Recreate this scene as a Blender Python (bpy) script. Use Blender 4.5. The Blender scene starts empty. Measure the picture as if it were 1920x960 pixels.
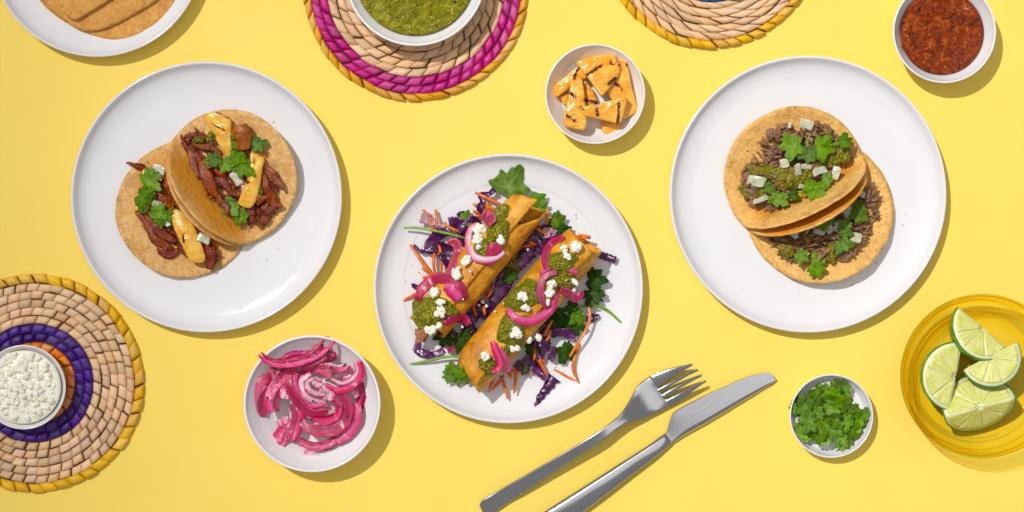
import bpy, bmesh, math, random
import numpy as np
from mathutils import Vector, Matrix, noise as mnoise

# ------------------------------------------------------------------ camera, light, exposure
SC = bpy.context.scene
COL = SC.collection
S = 0.0005                 # metres per reference pixel on the table (0.96 m across the frame)
CAM_H = 1.8667             # camera height, metres
HP = CAM_H / S
rad = math.radians

cam = bpy.data.cameras.new('camera'); cam.lens = 70; cam.sensor_width = 36
cam.clip_start = 0.05; cam.clip_end = 20
camo = bpy.data.objects.new('camera', cam); COL.objects.link(camo)
camo.location = (0, 0, CAM_H); camo.rotation_euler = (0, 0, 0)
SC.camera = camo

world = bpy.data.worlds.new('World'); SC.world = world; world.use_nodes = True
wb = world.node_tree.nodes['Background']
wb.inputs[0].default_value = (0.97, 0.98, 1.0, 1); wb.inputs[1].default_value = 0.33

def lamp(name, kind, loc, target, energy, color, **kw):
    d = bpy.data.lights.new(name, kind); d.energy = energy; d.color = color
    for k, v in kw.items(): setattr(d, k, v)
    o = bpy.data.objects.new(name, d); COL.objects.link(o); o.location = loc
    o.rotation_euler = (Vector(target) - Vector(loc)).to_track_quat('-Z', 'Y').to_euler()
    return o
# hard studio key from the upper left, and a broad soft panel overhead
lamp('key_lamp', 'SPOT', (-4.2, 4.2, 10.0), (0.68, -0.05, 0), 4850, (1.0, 0.97, 0.945),
     spot_size=rad(15.4), spot_blend=1.0, shadow_soft_size=0.12)
lamp('softbox', 'AREA', (0.15, 0.5, 3.0), (0.05, 0.1, 0), 10, (0.97, 0.98, 1.0), shape='RECTANGLE', size=2.3, size_y=1.5)

SC.view_settings.view_transform = 'Standard'; SC.view_settings.look = 'None'
SC.view_settings.exposure = 0.0; SC.view_settings.gamma = 1.0
SC.view_settings.use_curve_mapping = False
SC.cycles.use_denoising = True
SC.cycles.max_bounces = 10; SC.cycles.transparent_max_bounces = 24; SC.cycles.transmission_bounces = 10
SC.cycles.caustics_refractive = False; SC.cycles.caustics_reflective = False; SC.cycles.blur_glossy = 0.5
SC.cycles.sample_clamp_indirect = 4.0

# ------------------------------------------------------------------ helpers
ORG = {}
def k_at(z): return (HP - z) / HP
def W(x, y, z=0.0):
    """point in metres for a picture position at height z (all in reference pixels)"""
    k = k_at(z); return Vector(((x - 960) * S * k, (480 - y) * S * k, z * S))
def put(o, parent, org):
    ORG[o.name] = Vector(org)
    if parent is not None:
        o.parent = parent; o.location = Vector(org) - ORG[parent.name]
    else:
        o.location = org
def tag(o, label, cat, group=None):
    o['label'] = label; o['category'] = cat
    if group: o['group'] = group
    return o
def thing(name, label, cat, x, y, z=0, group=None):
    o = bpy.data.objects.new(name, None); COL.objects.link(o); o.empty_display_size = 0.01
    put(o, None, W(x, y, z)); return tag(o, label, cat, group)

def mesh_from(name, V, F, mat, attrs=None, smooth=True, fix=True):
    me = bpy.data.meshes.new(name)
    me.from_pydata([tuple(v) for v in V], [], F)
    if fix:
        bm = bmesh.new(); bm.from_mesh(me)
        bmesh.ops.recalc_face_normals(bm, faces=bm.faces); bm.to_mesh(me); bm.free()
    if attrs:
        for an, arr in attrs.items():
            a = me.attributes.new(an, 'FLOAT', 'POINT')
            a.data.foreach_set('value', np.asarray(arr, dtype=np.float32))
    if smooth: me.polygons.foreach_set('use_smooth', [True] * len(me.polygons))
    if mat is not None: me.materials.append(mat)
    me.update(); return me

def mk(name, V, F, mat, parent=None, attrs=None, smooth=True, fix=True, at=None):
    """V in picture pixels (x right, y down, z up); placed as one rigid piece of true size"""
    V = np.asarray(V, float)
    if at is None:
        lo, hi = V.min(0), V.max(0); c = (lo + hi) / 2
    else: c = np.array(at, float)
    k = k_at(c[2]) * S
    L = (V - c) * np.array([k, -k, k])
    wc = W(*c)
    me = mesh_from(name, L, F, mat, attrs, smooth, fix)
    o = bpy.data.objects.new(name, me); COL.objects.link(o)
    put(o, parent, wc); return o

def inst(name, me, parent, x, y, z, rot, sc):
    o = bpy.data.objects.new(name, me); COL.objects.link(o)
    o.rotation_euler = rot; o.scale = sc if hasattr(sc, '__len__') else (sc, sc, sc)
    put(o, parent, W(x, y, z)); return o

def nz(x, y, z=0.0, s=1.0): return mnoise.noise(Vector((x * s, y * s, z * s)))
def fbm(x, y, z=0.0, s=1.0):
    return nz(x, y, z, s) + .5 * nz(x, y, z, 2.1 * s) + .25 * nz(x, y, z, 4.3 * s)

def catmull(P, n, closed=False):
    P = np.asarray(P, float)
    if closed: Q = np.vstack([P[-1], P, P[0], P[1]])
    else: Q = np.vstack([2 * P[0] - P[1], P, 2 * P[-1] - P[-2]])
    out = []; m = len(Q) - 3
    for i in range(m):
        p0, p1, p2, p3 = Q[i:i + 4]
        for t in np.linspace(0, 1, 14, endpoint=False):
            out.append(.5 * ((2 * p1) + (-p0 + p2) * t + (2 * p0 - 5 * p1 + 4 * p2 - p3) * t * t + (-p0 + 3 * p1 - 3 * p2 + p3) * t ** 3))
    if not closed: out.append(P[-1])
    out = np.array(out)
    if closed: out = np.vstack([out, out[0]])
    d = np.r_[0, np.cumsum(np.linalg.norm(np.diff(out, axis=0), axis=1))]
    u = np.linspace(0, d[-1], n + 1)[:-1] if closed else np.linspace(0, d[-1], n)
    return np.stack([np.interp(u, d, out[:, i]) for i in range(out.shape[1])], 1)

def frames(C, roll=0.0):
    T = np.gradient(C, axis=0); T /= np.linalg.norm(T, axis=1)[:, None] + 1e-9
    up = np.array([0, 0, 1.0])
    Sd = np.cross(T, up); l = np.linalg.norm(Sd, axis=1)
    Sd[l < .05] = [1, 0, 0]; Sd /= np.linalg.norm(Sd, axis=1)[:, None]
    N = np.cross(Sd, T)
    r = np.broadcast_to(np.asarray(roll, float), (len(C),))
    c, s = np.cos(r)[:, None], np.sin(r)[:, None]
    return T, Sd * c + N * s, -Sd * s + N * c

def loft(sections, attrs_v=None):
    """closed loops -> verts, faces with end caps"""
    n, m = len(sections), len(sections[0])
    V = np.vstack(sections); F = []
    for i in range(n - 1):
        for j in range(m):
            a, b = i * m + j, i * m + (j + 1) % m
            F.append((a, b, b + m, a + m))
    F.append(tuple(range(m))); F.append(tuple((n - 1) * m + j for j in range(m)))
    return V, F

def ip(vals, n):
    if np.ndim(vals) == 0: return np.full(n, float(vals))
    return np.interp(np.linspace(0, 1, n), np.linspace(0, 1, len(vals)), vals)

def strip(path, width, thick, bulge=0.0, roll=0.0, n=16, m=5, wob=0.0, ruf=0.0, seed=0):
    C = catmull(path, n); w = ip(width, n); rl = ip(roll, n)
    T, A, N = frames(C, rl); sec = []
    t = np.linspace(-1, 1, m); U = []; Vv = []
    for i in range(n):
        rfl = ruf * np.sin(i * 1.3 + seed + t * 1.7) * np.abs(t) ** 1.2 + ruf * .5 * nz(i * .5, seed * 3.1)
        ww = w[i] * (1 + wob * nz(i * .45, seed * 7.7))
        hb = bulge * (1 - t * t)
        th = thick * (0.25 + .75 * np.sqrt(np.maximum(0, 1 - t ** 4)))
        top = C[i] + A[i] * (t * ww / 2)[:, None] + N[i] * (hb + th / 2 + rfl)[:, None]
        bot = C[i] + A[i] * (t * ww / 2)[:, None] + N[i] * (hb - th / 2 + rfl)[:, None]
        sec.append(np.vstack([top, bot[::-1]]))
        U += [i / (n - 1)] * (2 * m); Vv += list((t + 1) / 2) + list((t[::-1] + 1) / 2)
    V, F = loft(sec); return V, F, {'u': U, 'v': Vv}

def tube(path, radius, k=7, n=14, flat=1.0, groove=0.0, seed=0, kink=0.0):
    C = catmull(path, n); r = ip(radius, n)
    if kink: C = C + np.array([[kink * nz(i * .6, seed + 9), kink * nz(i * .6, seed + 31), 0] for i in range(n)])
    T, A, N = frames(C); sec = []; U = []; Vv = []
    a = np.linspace(0, 2 * math.pi, k, endpoint=False)
    for i in range(n):
        g = np.array([1 + groove * nz(math.cos(q) * 2.2 + seed, math.sin(q) * 2.2, i * .13) * 2 for q in a])
        sec.append(C[i] + A[i] * (np.cos(a) * r[i] * g)[:, None] + N[i] * (np.sin(a) * r[i] * g * flat)[:, None])
        U += [i / (n - 1)] * k; Vv += list(a / (2 * math.pi))
    V, F = loft(sec); return V, F, {'u': U, 'v': Vv}

def slab(poly, z, thick, dome=0.0, n=56, rings=7, smooth=True, rough=0.0, rs=0.06, tilt=(0, 0), edge=2.0, seed=0, zf=None, cen=None):
    """thick sheet with a star-shaped outline (picture pixels)"""
    P = np.asarray(poly, float)
    if smooth == 'soft':
        for _ in range(1): P = np.vstack([[a * .88 + b * .12, a * .12 + b * .88] for a, b in zip(P, np.roll(P, -1, 0))])
        smooth = False
    B = catmull(P, n, True) if smooth else resample(P, n)
    c = np.array(cen, float) if cen is not None else B.mean(0)
    rr = np.r_[np.linspace(0.0, 0.86, rings)[1:], 0.95, 1.0]
    V = []; R = []
    def zz(x, y, q):
        h = z + dome * (1 - q * q) + tilt[0] * (x - c[0]) + tilt[1] * (y - c[1]) + rough * fbm(x, y, seed, rs)
        return h + (zf(x, y, q) if zf else 0)
    V.append([c[0], c[1], zz(c[0], c[1], 0)]); R.append(0)
    for q in rr:
        for b in B:
            p = c + (b - c) * q
            V.append([p[0], p[1], zz(p[0], p[1], q) - (edge if q == 1.0 else 0)]); R.append(q)
    m = len(B); nr = len(rr); F = []
    for j in range(m): F.append((0, 1 + j, 1 + (j + 1) % m))
    for i in range(nr - 1):
        for j in range(m):
            a = 1 + i * m + j; b = 1 + i * m + (j + 1) % m
            F.append((a, b, b + m, a + m))
    o = len(V); last = 1 + (nr - 1) * m
    for j in range(m):
        x, y, h = V[last + j]; V.append([x, y, h - max(.3, thick - 2 * edge)]); R.append(1)
    for j in range(m):
        x, y, h = V[last + j]; p = c + (np.array([x, y]) - c) * .95
        V.append([p[0], p[1], h - thick + edge]); R.append(.95)
    bc = len(V)
    V.append([c[0], c[1], V[0][2] - thick]); R.append(0)
    for j in range(m):
        j2 = (j + 1) % m
        F.append((last + j, last + j2, o + j2, o + j)); F.append((o + j, o + j2, o + m + j2, o + m + j))
        F.append((o + m + j, o + m + j2, bc))
    return np.array(V), F, {'u': R}
def resample(P, n):
    Q = np.vstack([P, P[0]]); d = np.r_[0, np.cumsum(np.linalg.norm(np.diff(Q, axis=0), axis=1))]
    u = np.linspace(0, d[-1], n + 1)[:-1]
    return np.stack([np.interp(u, d, Q[:, i]) for i in range(2)], 1)

def lathe(prof, cx, cy, zref, mat, name, parent, seg=128, z0=0.0):
    """profile in px (r, z); the circle of height zref is centred on the picture point"""
    prof = np.asarray(prof, float); m = len(prof); V = []; F = []
    for i in range(seg):
        a = 2 * math.pi * i / seg
        for r, z in prof: V.append([cx + r * math.cos(a), cy + r * math.sin(a), z])
    for i in range(seg):
        j = (i + 1) % seg
        for q in range(m - 1): F.append((i * m + q, j * m + q, j * m + q + 1, i * m + q + 1))
    c = np.array([cx, cy, 0.0]); k = S
    L = (np.array(V) - c) * np.array([k, -k, k])
    w = W(cx, cy, zref + z0); w.z = z0 * S
    me = mesh_from(name, L, F, mat)
    bm = bmesh.new(); bm.from_mesh(me); bmesh.ops.remove_doubles(bm, verts=bm.verts, dist=1e-7)
    bmesh.ops.recalc_face_normals(bm, faces=bm.faces); bm.to_mesh(me); bm.free()
    me.polygons.foreach_set('use_smooth', [True] * len(me.polygons))
    o = bpy.data.objects.new(name, me); COL.objects.link(o); put(o, parent, w); return o

def inpoly(x, y, P):
    c = False; j = len(P) - 1
    for i in range(len(P)):
        xi, yi = P[i]; xj, yj = P[j]
        if (yi > y) != (yj > y) and x < (xj - xi) * (y - yi) / (yj - yi + 1e-12) + xi: c = not c
        j = i
    return c
def zoomed(ox, oy, f):
    return lambda pts: [(ox + a / f, oy + b / f) for a, b in pts]

# ------------------------------------------------------------------ materials
def lin(c):
    return tuple(((v / 255) / 12.92 if v / 255 <= .04045 else ((v / 255 + .055) / 1.055) ** 2.4) for v in c)
class Mat:
    def __init__(s, name):
        s.m = bpy.data.materials.new(name); s.m.use_nodes = True; s.t = s.m.node_tree
        s.p = s.t.nodes['Principled BSDF']; s.tc = s.n('ShaderNodeTexCoord')
    def n(s, k, **kw):
        q = s.t.nodes.new(k)
        for a, b in kw.items(): setattr(q, a, b)
        return q
    def l(s, a, b): s.t.links.new(a, b)
    def noise(s, scale, detail=4, rough=.55, dist=0.0, vec=None):
        q = s.n('ShaderNodeTexNoise'); q.inputs['Scale'].default_value = scale
        q.inputs['Detail'].default_value = detail; q.inputs['Roughness'].default_value = rough
        q.inputs['Distortion'].default_value = dist
        s.l(vec if vec is not None else s.tc.outputs['Object'], q.inputs['Vector']); return q.outputs[0]
    def attr(s, nm): return s.n('ShaderNodeAttribute', attribute_name=nm).outputs['Fac']
    def ramp(s, fac, stops, interp='LINEAR'):
        q = s.n('ShaderNodeValToRGB'); e = q.color_ramp.elements; q.color_ramp.interpolation = interp
        while len(e) < len(stops): e.new(.5)
        for i, (p, c) in enumerate(stops):
            e[i].position = p; c = c if hasattr(c, '__len__') else (c, c, c)
            e[i].color = (*c[:3], 1)
        s.l(fac, q.inputs[0]); return q.outputs[0]
    def mix(s, f, a, b, mode='MIX'):
        q = s.n('ShaderNodeMix', data_type='RGBA', blend_type=mode)
        for v, i in ((f, 0), (a, 6), (b, 7)):
            if hasattr(v, 'is_linked') or hasattr(v, 'links'): s.l(v, q.inputs[i])
            elif i == 0: q.inputs[0].default_value = v
            else: q.inputs[i].default_value = (*v[:3], 1)
        return q.outputs[2]
    def math(s, op, a, b=0.0, c=0.0):
        q = s.n('ShaderNodeMath', operation=op)
        for i, v in enumerate((a, b, c)):
            if hasattr(v, 'links'): s.l(v, q.inputs[i])
            else: q.inputs[i].default_value = v
        return q.outputs[0]
    def rnd(s, col, hue=.02, val=.2, sat=.15):
        oi = s.n('ShaderNodeObjectInfo').outputs['Random']
        q = s.n('ShaderNodeHueSaturation')
        h = s.math('MULTIPLY_ADD', oi, hue * 2, .5 - hue)
        f2 = s.math('FRACT', s.math('MULTIPLY', oi, 7.31)); f3 = s.math('FRACT', s.math('MULTIPLY', oi, 13.7))
        s.l(h, q.inputs['Hue']); s.l(s.math('MULTIPLY_ADD', f2, val * 2, 1 - val), q.inputs['Value'])
        s.l(s.math('MULTIPLY_ADD', f3, sat * 2, 1 - sat), q.inputs['Saturation'])
        s.l(col, q.inputs['Color']); return q.outputs[0]
    def bump(s, h, dist=.0005, strength=.6, prev=None):
        q = s.n('ShaderNodeBump'); q.inputs['Distance'].default_value = dist; q.inputs['Strength'].default_value = strength
        s.l(h, q.inputs['Height'])
        if prev is not None: s.l(prev, q.inputs['Normal'])
        return q.outputs[0]
    def done(s, col=None, rough=.5, nrm=None, sss=0, rad3=(1, .5, .3), ss=.002, spec=.5, metal=0, coat=0, crough=.1, trans=0):
        I = s.p.inputs
        if col is not None:
            if hasattr(col, 'links'): s.l(col, I['Base Color'])
            else: I['Base Color'].default_value = (*col, 1)
        if hasattr(rough, 'links'): s.l(rough, I['Roughness'])
        else: I['Roughness'].default_value = rough
        if nrm is not None: s.l(nrm, I['Normal'])
        I['Subsurface Weight'].default_value = sss; I['Subsurface Radius'].default_value = rad3
        I['Subsurface Scale'].default_value = ss; I['Specular IOR Level'].default_value = spec
        I['Metallic'].default_value = metal; I['Coat Weight'].default_value = coat; I['Coat Roughness'].default_value = crough
        I['Transmission Weight'].default_value = trans
        return s.m

MT = {}
def build_materials():
    a = Mat('yellow_paper'); f = a.noise(9, 3); g = a.noise(1400, 3)
    c = a.ramp(f, [(.3, lin((248, 216, 92))), (.7, lin((250, 220, 100)))])
    MT['table'] = a.done(c, .55, a.bump(g, .00012, .25), spec=.35)

    for key, lo, hi in (('glaze', (.765, .755, .765), (.785, .775, .78)), ('bowlglaze', (.83, .815, .82), (.85, .84, .84))):
        a = Mat('white_' + key); f = a.noise(25, 3); g = a.noise(60, 2); c = a.ramp(f, [(.35, lo), (.65, hi)])
        r = a.ramp(a.noise(90, 4), [(.3, .08), (.75, .18)])
        MT[key] = a.done(c, r, a.bump(g, .0003, .12), spec=.5)

    a = Mat('amber_glass'); tr = a.n('ShaderNodeBsdfTransparent'); rf = a.n('ShaderNodeBsdfRefraction'); gl = a.n('ShaderNodeBsdfGlossy'); m1 = a.n('ShaderNodeMixShader'); m2 = a.n('ShaderNodeMixShader')
    fr = a.n('ShaderNodeFresnel'); fr.inputs[0].default_value = 1.45; fm = a.math('MULTIPLY', fr.outputs[0], .22); tr.inputs[0].default_value = (1, 1, .98, 1); rf.inputs['Color'].default_value = (1, 1, .98, 1)
    rf.inputs['IOR'].default_value = 1.3; rf.inputs['Roughness'].default_value = 0; gl.inputs['Roughness'].default_value = .03; m1.inputs[0].default_value = .06
    va = a.n('ShaderNodeVolumeAbsorption'); va.inputs['Color'].default_value = (1, .93, .02, 1); va.inputs['Density'].default_value = 215
    a.l(tr.outputs[0], m1.inputs[1]); a.l(rf.outputs[0], m1.inputs[2]); a.l(fm, m2.inputs[0]); a.l(m1.outputs[0], m2.inputs[1]); a.l(gl.outputs[0], m2.inputs[2])
    o_ = a.t.nodes['Material Output']; a.l(m2.outputs[0], o_.inputs[0]); a.l(va.outputs[0], o_.inputs['Volume']); MT['amber'] = a.m

    a = Mat('brushed_steel'); mp = a.n('ShaderNodeMapping'); mp.inputs['Rotation'].default_value = (0, 0, rad(-32.6))
    a.l(a.tc.outputs['Object'], mp.inputs[0]); mp2 = a.n('ShaderNodeMapping'); mp2.inputs['Scale'].default_value = (30, 900, 300)
    a.l(mp.outputs[0], mp2.inputs[0]); f = a.noise(1, 4, vec=mp2.outputs[0])
    r = a.ramp(f, [(.3, .10), (.7, .20)]); sp = a.noise(1500, 2)
    c = a.mix(a.ramp(sp, [(.70, 0), (.78, 1)]), (.47, .455, .46), (.22, .21, .21))
    MT['steel'] = a.done(c, r, a.bump(f, .00003, .3), metal=1)

    def tortilla(name, base, lo, dark, oilc):
        a = Mat(name); f = a.noise(90, 6, .72, .8); g = a.noise(300, 5, .75); sp = a.noise(360, 2, .5); b = a.noise(150, 3)
        c = a.ramp(f, [(.36, lo), (.52, base), (.66, tuple(min(1, v * 1.15) for v in base))])
        c = a.mix(a.ramp(g, [(.47, .0), (.66, .75)]), c, dark)
        c = a.mix(a.ramp(a.noise(38, 5, .65, 1.0), [(.53, 0), (.68, .6)]), c, tuple(v * .62 for v in dark))
        c = a.mix(a.ramp(a.noise(46, 4, .6, .6), [(.60, 0), (.72, .45)]), c, (.80, .56, .28))
        oil = a.ramp(a.math('MULTIPLY', a.attr('oil'), a.math('ADD', a.noise(75, 4), .5)), [(.22, 0), (.7, .9)])
        c = a.mix(oil, c, oilc)
        c = a.mix(a.ramp(sp, [(.69, 0), (.735, .85)]), c, (.12, .05, .018))
        r = a.mix(oil, (.62,) * 3, (.28,) * 3)
        n1 = a.bump(b, .002, .5); n2 = a.bump(g, .0009, .7, n1)
        return a.done(c, r, n2, sss=.12, rad3=(1, .6, .25), ss=.0012, spec=.35)
    MT['tortilla'] = tortilla('corn_tortilla', lin((230, 184, 116)), lin((214, 160, 86)), lin((196, 138, 78)), lin((222, 146, 30)))
    MT['tortilla_r'] = tortilla('corn_tortilla_golden', lin((236, 188, 106)), lin((222, 166, 80)), lin((206, 148, 76)), lin((216, 142, 30)))
    MT['tortilla_s'] = tortilla('corn_tortilla_stack', lin((224, 164, 80)), lin((210, 144, 56)), lin((194, 128, 56)), lin((206, 128, 24)))
    a = Mat('fried_tortilla'); f = a.noise(60, 5, .6, .8); g = a.noise(420, 5, .65); sp = a.noise(500, 2)
    c = a.ramp(f, [(.3, lin((190, 116, 12))), (.5, lin((222, 152, 26))), (.72, lin((244, 184, 60)))])
    c = a.mix(a.ramp(g, [(.45, 0), (.75, .5)]), c, lin((184, 112, 18)))
    c = a.mix(a.ramp(sp, [(.69, 0), (.76, .75)]), c, lin((90, 50, 16)))
    c = a.mix(a.ramp(a.noise(34, 5, .65, 1.0), [(.54, 0), (.7, .65)]), c, lin((150, 84, 14))); c = a.mix(a.ramp(a.noise(48, 5, .6, .5), [(.58, 0), (.72, .5)]), c, lin((244, 196, 96)))
    MT['fried'] = a.done(c, a.ramp(a.noise(60, 3), [(.35, .24), (.65, .5)]), a.bump(g, .0009, .7, a.bump(a.noise(110, 4), .004, .6)), sss=.12, rad3=(1, .5, .2), ss=.001, spec=.45)

    def meat(name, stops, rough, bd):
        a = Mat(name); mp = a.n('ShaderNodeMapping'); a.l(a.tc.outputs['Object'], mp.inputs[0])
        f = a.noise(190, 5, .65, .5); u = a.attr('v'); fb = a.noise(600, 3)
        cb = a.n('ShaderNodeCombineXYZ'); a.l(a.math('MULTIPLY', u, 9.0), cb.inputs[0]); a.l(a.math('MULTIPLY', a.attr('u'), 2.5), cb.inputs[1])
        gr = a.noise(2.2, 4, .6, .3, vec=cb.outputs[0])
        c = a.ramp(f, stops)
        c = a.mix(a.ramp(gr, [(.35, .55), (.6, 0)]), c, tuple(v * .5 for v in stops[0][1]))
        c = a.rnd(c, .012, .28, .12)
        return a.done(c, rough, a.bump(gr, .0012, .8, a.bump(fb, .0004, .5)), sss=.08, rad3=(1, .3, .2), ss=.001, spec=.4)
    MT['pork'] = meat('braised_pork', [(.3, lin((84, 24, 2))), (.5, lin((148, 54, 12))), (.72, lin((204, 102, 42)))], .15, 1)
    MT['beef'] = meat('shredded_beef', [(.3, lin((128, 86, 58))), (.52, lin((178, 132, 98))), (.78, lin((212, 170, 132)))], .42, 1)
    MT['carnita'] = meat('orange_pork_chunk', [(.3, lin((150, 66, 24))), (.55, lin((188, 96, 42))), (.8, lin((206, 126, 66)))], .22, 1)
    MT['chicken'] = meat('chicken', [(.3, lin((196, 132, 92))), (.55, lin((222, 166, 126))), (.8, lin((236, 190, 150)))], .4, 1)

    def pine(name, base, hi):
        a = Mat(name); f = a.noise(130, 4, .6); mp = a.n('ShaderNodeMapping'); mp.inputs['Scale'].default_value = (120, 700, 300)
        a.l(a.tc.outputs['Object'], mp.inputs[0]); fb = a.noise(1, 3, vec=mp.outputs[0])
        c = a.ramp(f, [(.3, base), (.7, hi)]); c = a.mix(a.ramp(fb, [(.42, 0), (.66, .5)]), c, tuple(v * .72 for v in base)); c = a.mix(a.ramp(a.noise(70, 3), [(.5, 0), (.75, .5)]), c, lin((255, 214, 110)))
        ch = a.math('ADD', a.attr('char'), a.math('MULTIPLY_ADD', a.noise(420, 5, .8), 2.2, -1.1))
        c = a.mix(a.ramp(ch, [(.35, 0), (.75, .85)]), c, lin((200, 100, 14)))
        c = a.mix(a.ramp(ch, [(.74, 0), (.84, 1)]), c, lin((38, 18, 10)))
        return a.done(c, .13, a.bump(fb, .0007, .6, a.bump(a.noise(300, 4), .0005, .5)), sss=.5, rad3=(1, .6, .15), ss=.003, spec=.5)
    MT['pine'] = pine('grilled_pineapple', lin((238, 158, 22)), lin((252, 198, 78)))
    MT['pine2'] = pine('pale_grilled_pineapple', lin((228, 162, 34)), lin((246, 202, 84)))

    def ponion(name, stops):
        a = Mat(name); v = a.math('ADD', a.attr('v'), a.math('MULTIPLY_ADD', a.noise(90, 3), .5, -.25))
        cb = a.n('ShaderNodeCombineXYZ'); a.l(a.math('MULTIPLY', a.attr('v'), 16.0), cb.inputs[0]); a.l(a.math('MULTIPLY', a.attr('u'), 1.5), cb.inputs[1])
        st = a.noise(1.5, 3, vec=cb.outputs[0])
        c = a.ramp(v, stops); c = a.mix(a.ramp(st, [(.45, 0), (.75, .28)]), c, lin((240, 150, 178)))
        c = a.rnd(c, .008, .1, .08)
        return a.done(c, .2, a.bump(st, .0006, .5, a.bump(a.noise(500, 3), .0003, .35)), sss=.7, rad3=(1, .35, .5), ss=.005, spec=.5)
    D, Mg, Pk, Pa, Wh = lin((150, 0, 60)), lin((196, 6, 88)), lin((226, 70, 130)), lin((240, 146, 172)), lin((246, 206, 208))
    MT['on0'] = ponion('pickled_onion_magenta', [(.05, Mg), (.5, D), (.8, lin((178, 12, 80))), (.98, Pk)])
    MT['on1'] = ponion('pickled_onion_pink', [(.05, Mg), (.35, lin((214, 34, 104))), (.7, lin((230, 92, 142))), (.95, Pk)])
    MT['on2'] = ponion('pickled_onion_pale', [(.05, Pk), (.35, Pa), (.7, Wh), (.97, Pa)])
    a = Mat('white_onion'); f = a.noise(180, 3); cb = a.noise(700, 3)
    c = a.ramp(f, [(.3, lin((190, 194, 160))), (.7, lin((240, 238, 222)))])
    MT['onion'] = a.done(a.rnd(c, .01, .08, .3), .2, a.bump(cb, .0004, .35), sss=.5, rad3=(1, .95, .8), ss=.004, spec=.5)
    tl = a.n('ShaderNodeBsdfTransparent'); ms = a.n('ShaderNodeMixShader'); ms.inputs[0].default_value = .28; tl.inputs[0].default_value = (.93, .95, .82, 1)
    a.l(a.p.outputs[0], ms.inputs[1]); a.l(tl.outputs[0], ms.inputs[2]); a.l(ms.outputs[0], a.t.nodes['Material Output'].inputs[0])

    def leafm(name, lo, hi, back):
        a = Mat(name); f = a.noise(110, 4, .6); v = a.attr('vein')
        c = a.ramp(f, [(.3, lo), (.72, hi)]); c = a.mix(a.ramp(v, [(.5, 0), (1, .55)]), c, back)
        hs = a.n('ShaderNodeHueSaturation'); hs.inputs['Hue'].default_value = .488; a.l(c, hs.inputs['Color']); c = a.rnd(hs.outputs[0], .008, .3, .1)
        m = a.done(c, .38, a.bump(v, .0009, .5, a.bump(a.noise(260, 4), .0012, .8)), spec=.18)
        tl = a.n('ShaderNodeBsdfTranslucent'); ms = a.n('ShaderNodeMixShader'); ms.inputs[0].default_value = .25
        q = a.mix(.5, c, lin((120, 190, 30)), 'MIX'); a.l(q, tl.inputs[0])
        a.l(a.p.outputs[0], ms.inputs[1]); a.l(tl.outputs[0], ms.inputs[2]); a.l(ms.outputs[0], a.t.nodes['Material Output'].inputs[0])
        return m
    MT['leaf'] = leafm('cilantro_leaf', lin((62, 112, 4)), lin((120, 164, 28)), lin((160, 190, 84)))
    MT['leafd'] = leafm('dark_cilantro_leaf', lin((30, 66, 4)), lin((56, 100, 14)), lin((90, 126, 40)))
    MT['leafm'] = leafm('matt_cilantro_leaf', lin((66, 108, 16)), lin((108, 148, 42)), lin((148, 178, 90)))
    MT['leafb'] = leafm('fresh_cilantro_leaf', lin((78, 138, 10)), lin((140, 188, 44)), lin((170, 204, 100)))
    a = Mat('green_stem'); c = a.ramp(a.noise(150, 3), [(.3, lin((96, 140, 24))), (.7, lin((140, 184, 50)))])
    MT['stem'] = a.done(c, .35, None, sss=.2, rad3=(.6, 1, .3), ss=.0015)

    a = Mat('carrot'); c = a.ramp(a.noise(200, 4), [(.3, lin((214, 92, 10))), (.7, lin((242, 136, 34)))])
    MT['carrot'] = a.done(a.rnd(c, .008, .12, .05), .33, a.bump(a.noise(600, 3), .0004, .5), sss=.3, rad3=(1, .4, .1), ss=.002)
    def cabb(name, stops):
        a = Mat(name); f = a.noise(120, 4, .6, .4)
        e = a.math('MULTIPLY', a.math('ABSOLUTE', a.math('SUBTRACT', a.attr('v'), .5)), 2.0)
        c = a.ramp(f, stops); c = a.mix(a.ramp(e, [(.9, 0), (1, .6)]), c, lin((196, 130, 190)))
        return a.done(a.rnd(c, .015, .2, .1), .22, a.bump(a.noise(240, 4), .0012, .6), sss=.1, rad3=(.8, .2, .8), ss=.001, spec=.6)
    MT['cabb'] = cabb('purple_cabbage', [(.3, lin((44, 10, 44))), (.55, lin((84, 24, 84))), (.8, lin((120, 48, 116)))])
    MT['cabp'] = cabb('pale_cabbage', [(.3, lin((150, 92, 132))), (.6, lin((200, 160, 168)))])

    def salsa(name, stops, seedc, dark, scale=1.0):
        a = Mat(name); f = a.noise(240 * scale, 5, .62, .7); vo = a.n('ShaderNodeTexVoronoi'); vo.inputs['Scale'].default_value = 330 * scale
        a.l(a.tc.outputs['Object'], vo.inputs['Vector']); sd = a.noise(900 * scale, 2)
        c = a.ramp(f, stops); c = a.mix(a.ramp(vo.outputs['Distance'], [(.10, .75), (.22, 0)]), c, seedc)
        c = a.mix(a.ramp(a.noise(520 * scale, 3), [(.66, 0), (.72, .9)]), c, dark)
        h = a.math('ADD', f, a.math('MULTIPLY', vo.outputs['Distance'], -.7))
        return a.done(c, .07, a.bump(h, .0026, .9, a.bump(sd, .0003, .4)), sss=.12, rad3=(.9, .8, .2), ss=.0015, spec=.22)
    MT['verde'] = salsa('salsa_verde', [(.28, lin((78, 82, 8))), (.52, lin((124, 122, 18))), (.78, lin((170, 162, 46)))], lin((196, 186, 84)), lin((30, 34, 10)))
    MT['verdeb'] = salsa('salsa_verde_bowl', [(.28, lin((92, 92, 0))), (.52, lin((134, 128, 10))), (.78, lin((176, 164, 44)))], lin((206, 200, 110)), lin((44, 44, 16)), .62)
    MT['roja'] = salsa('salsa_roja', [(.3, lin((78, 22, 0))), (.5, lin((136, 50, 2))), (.72, lin((186, 90, 16)))], lin((190, 98, 24)), lin((36, 14, 10)), .6)
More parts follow.
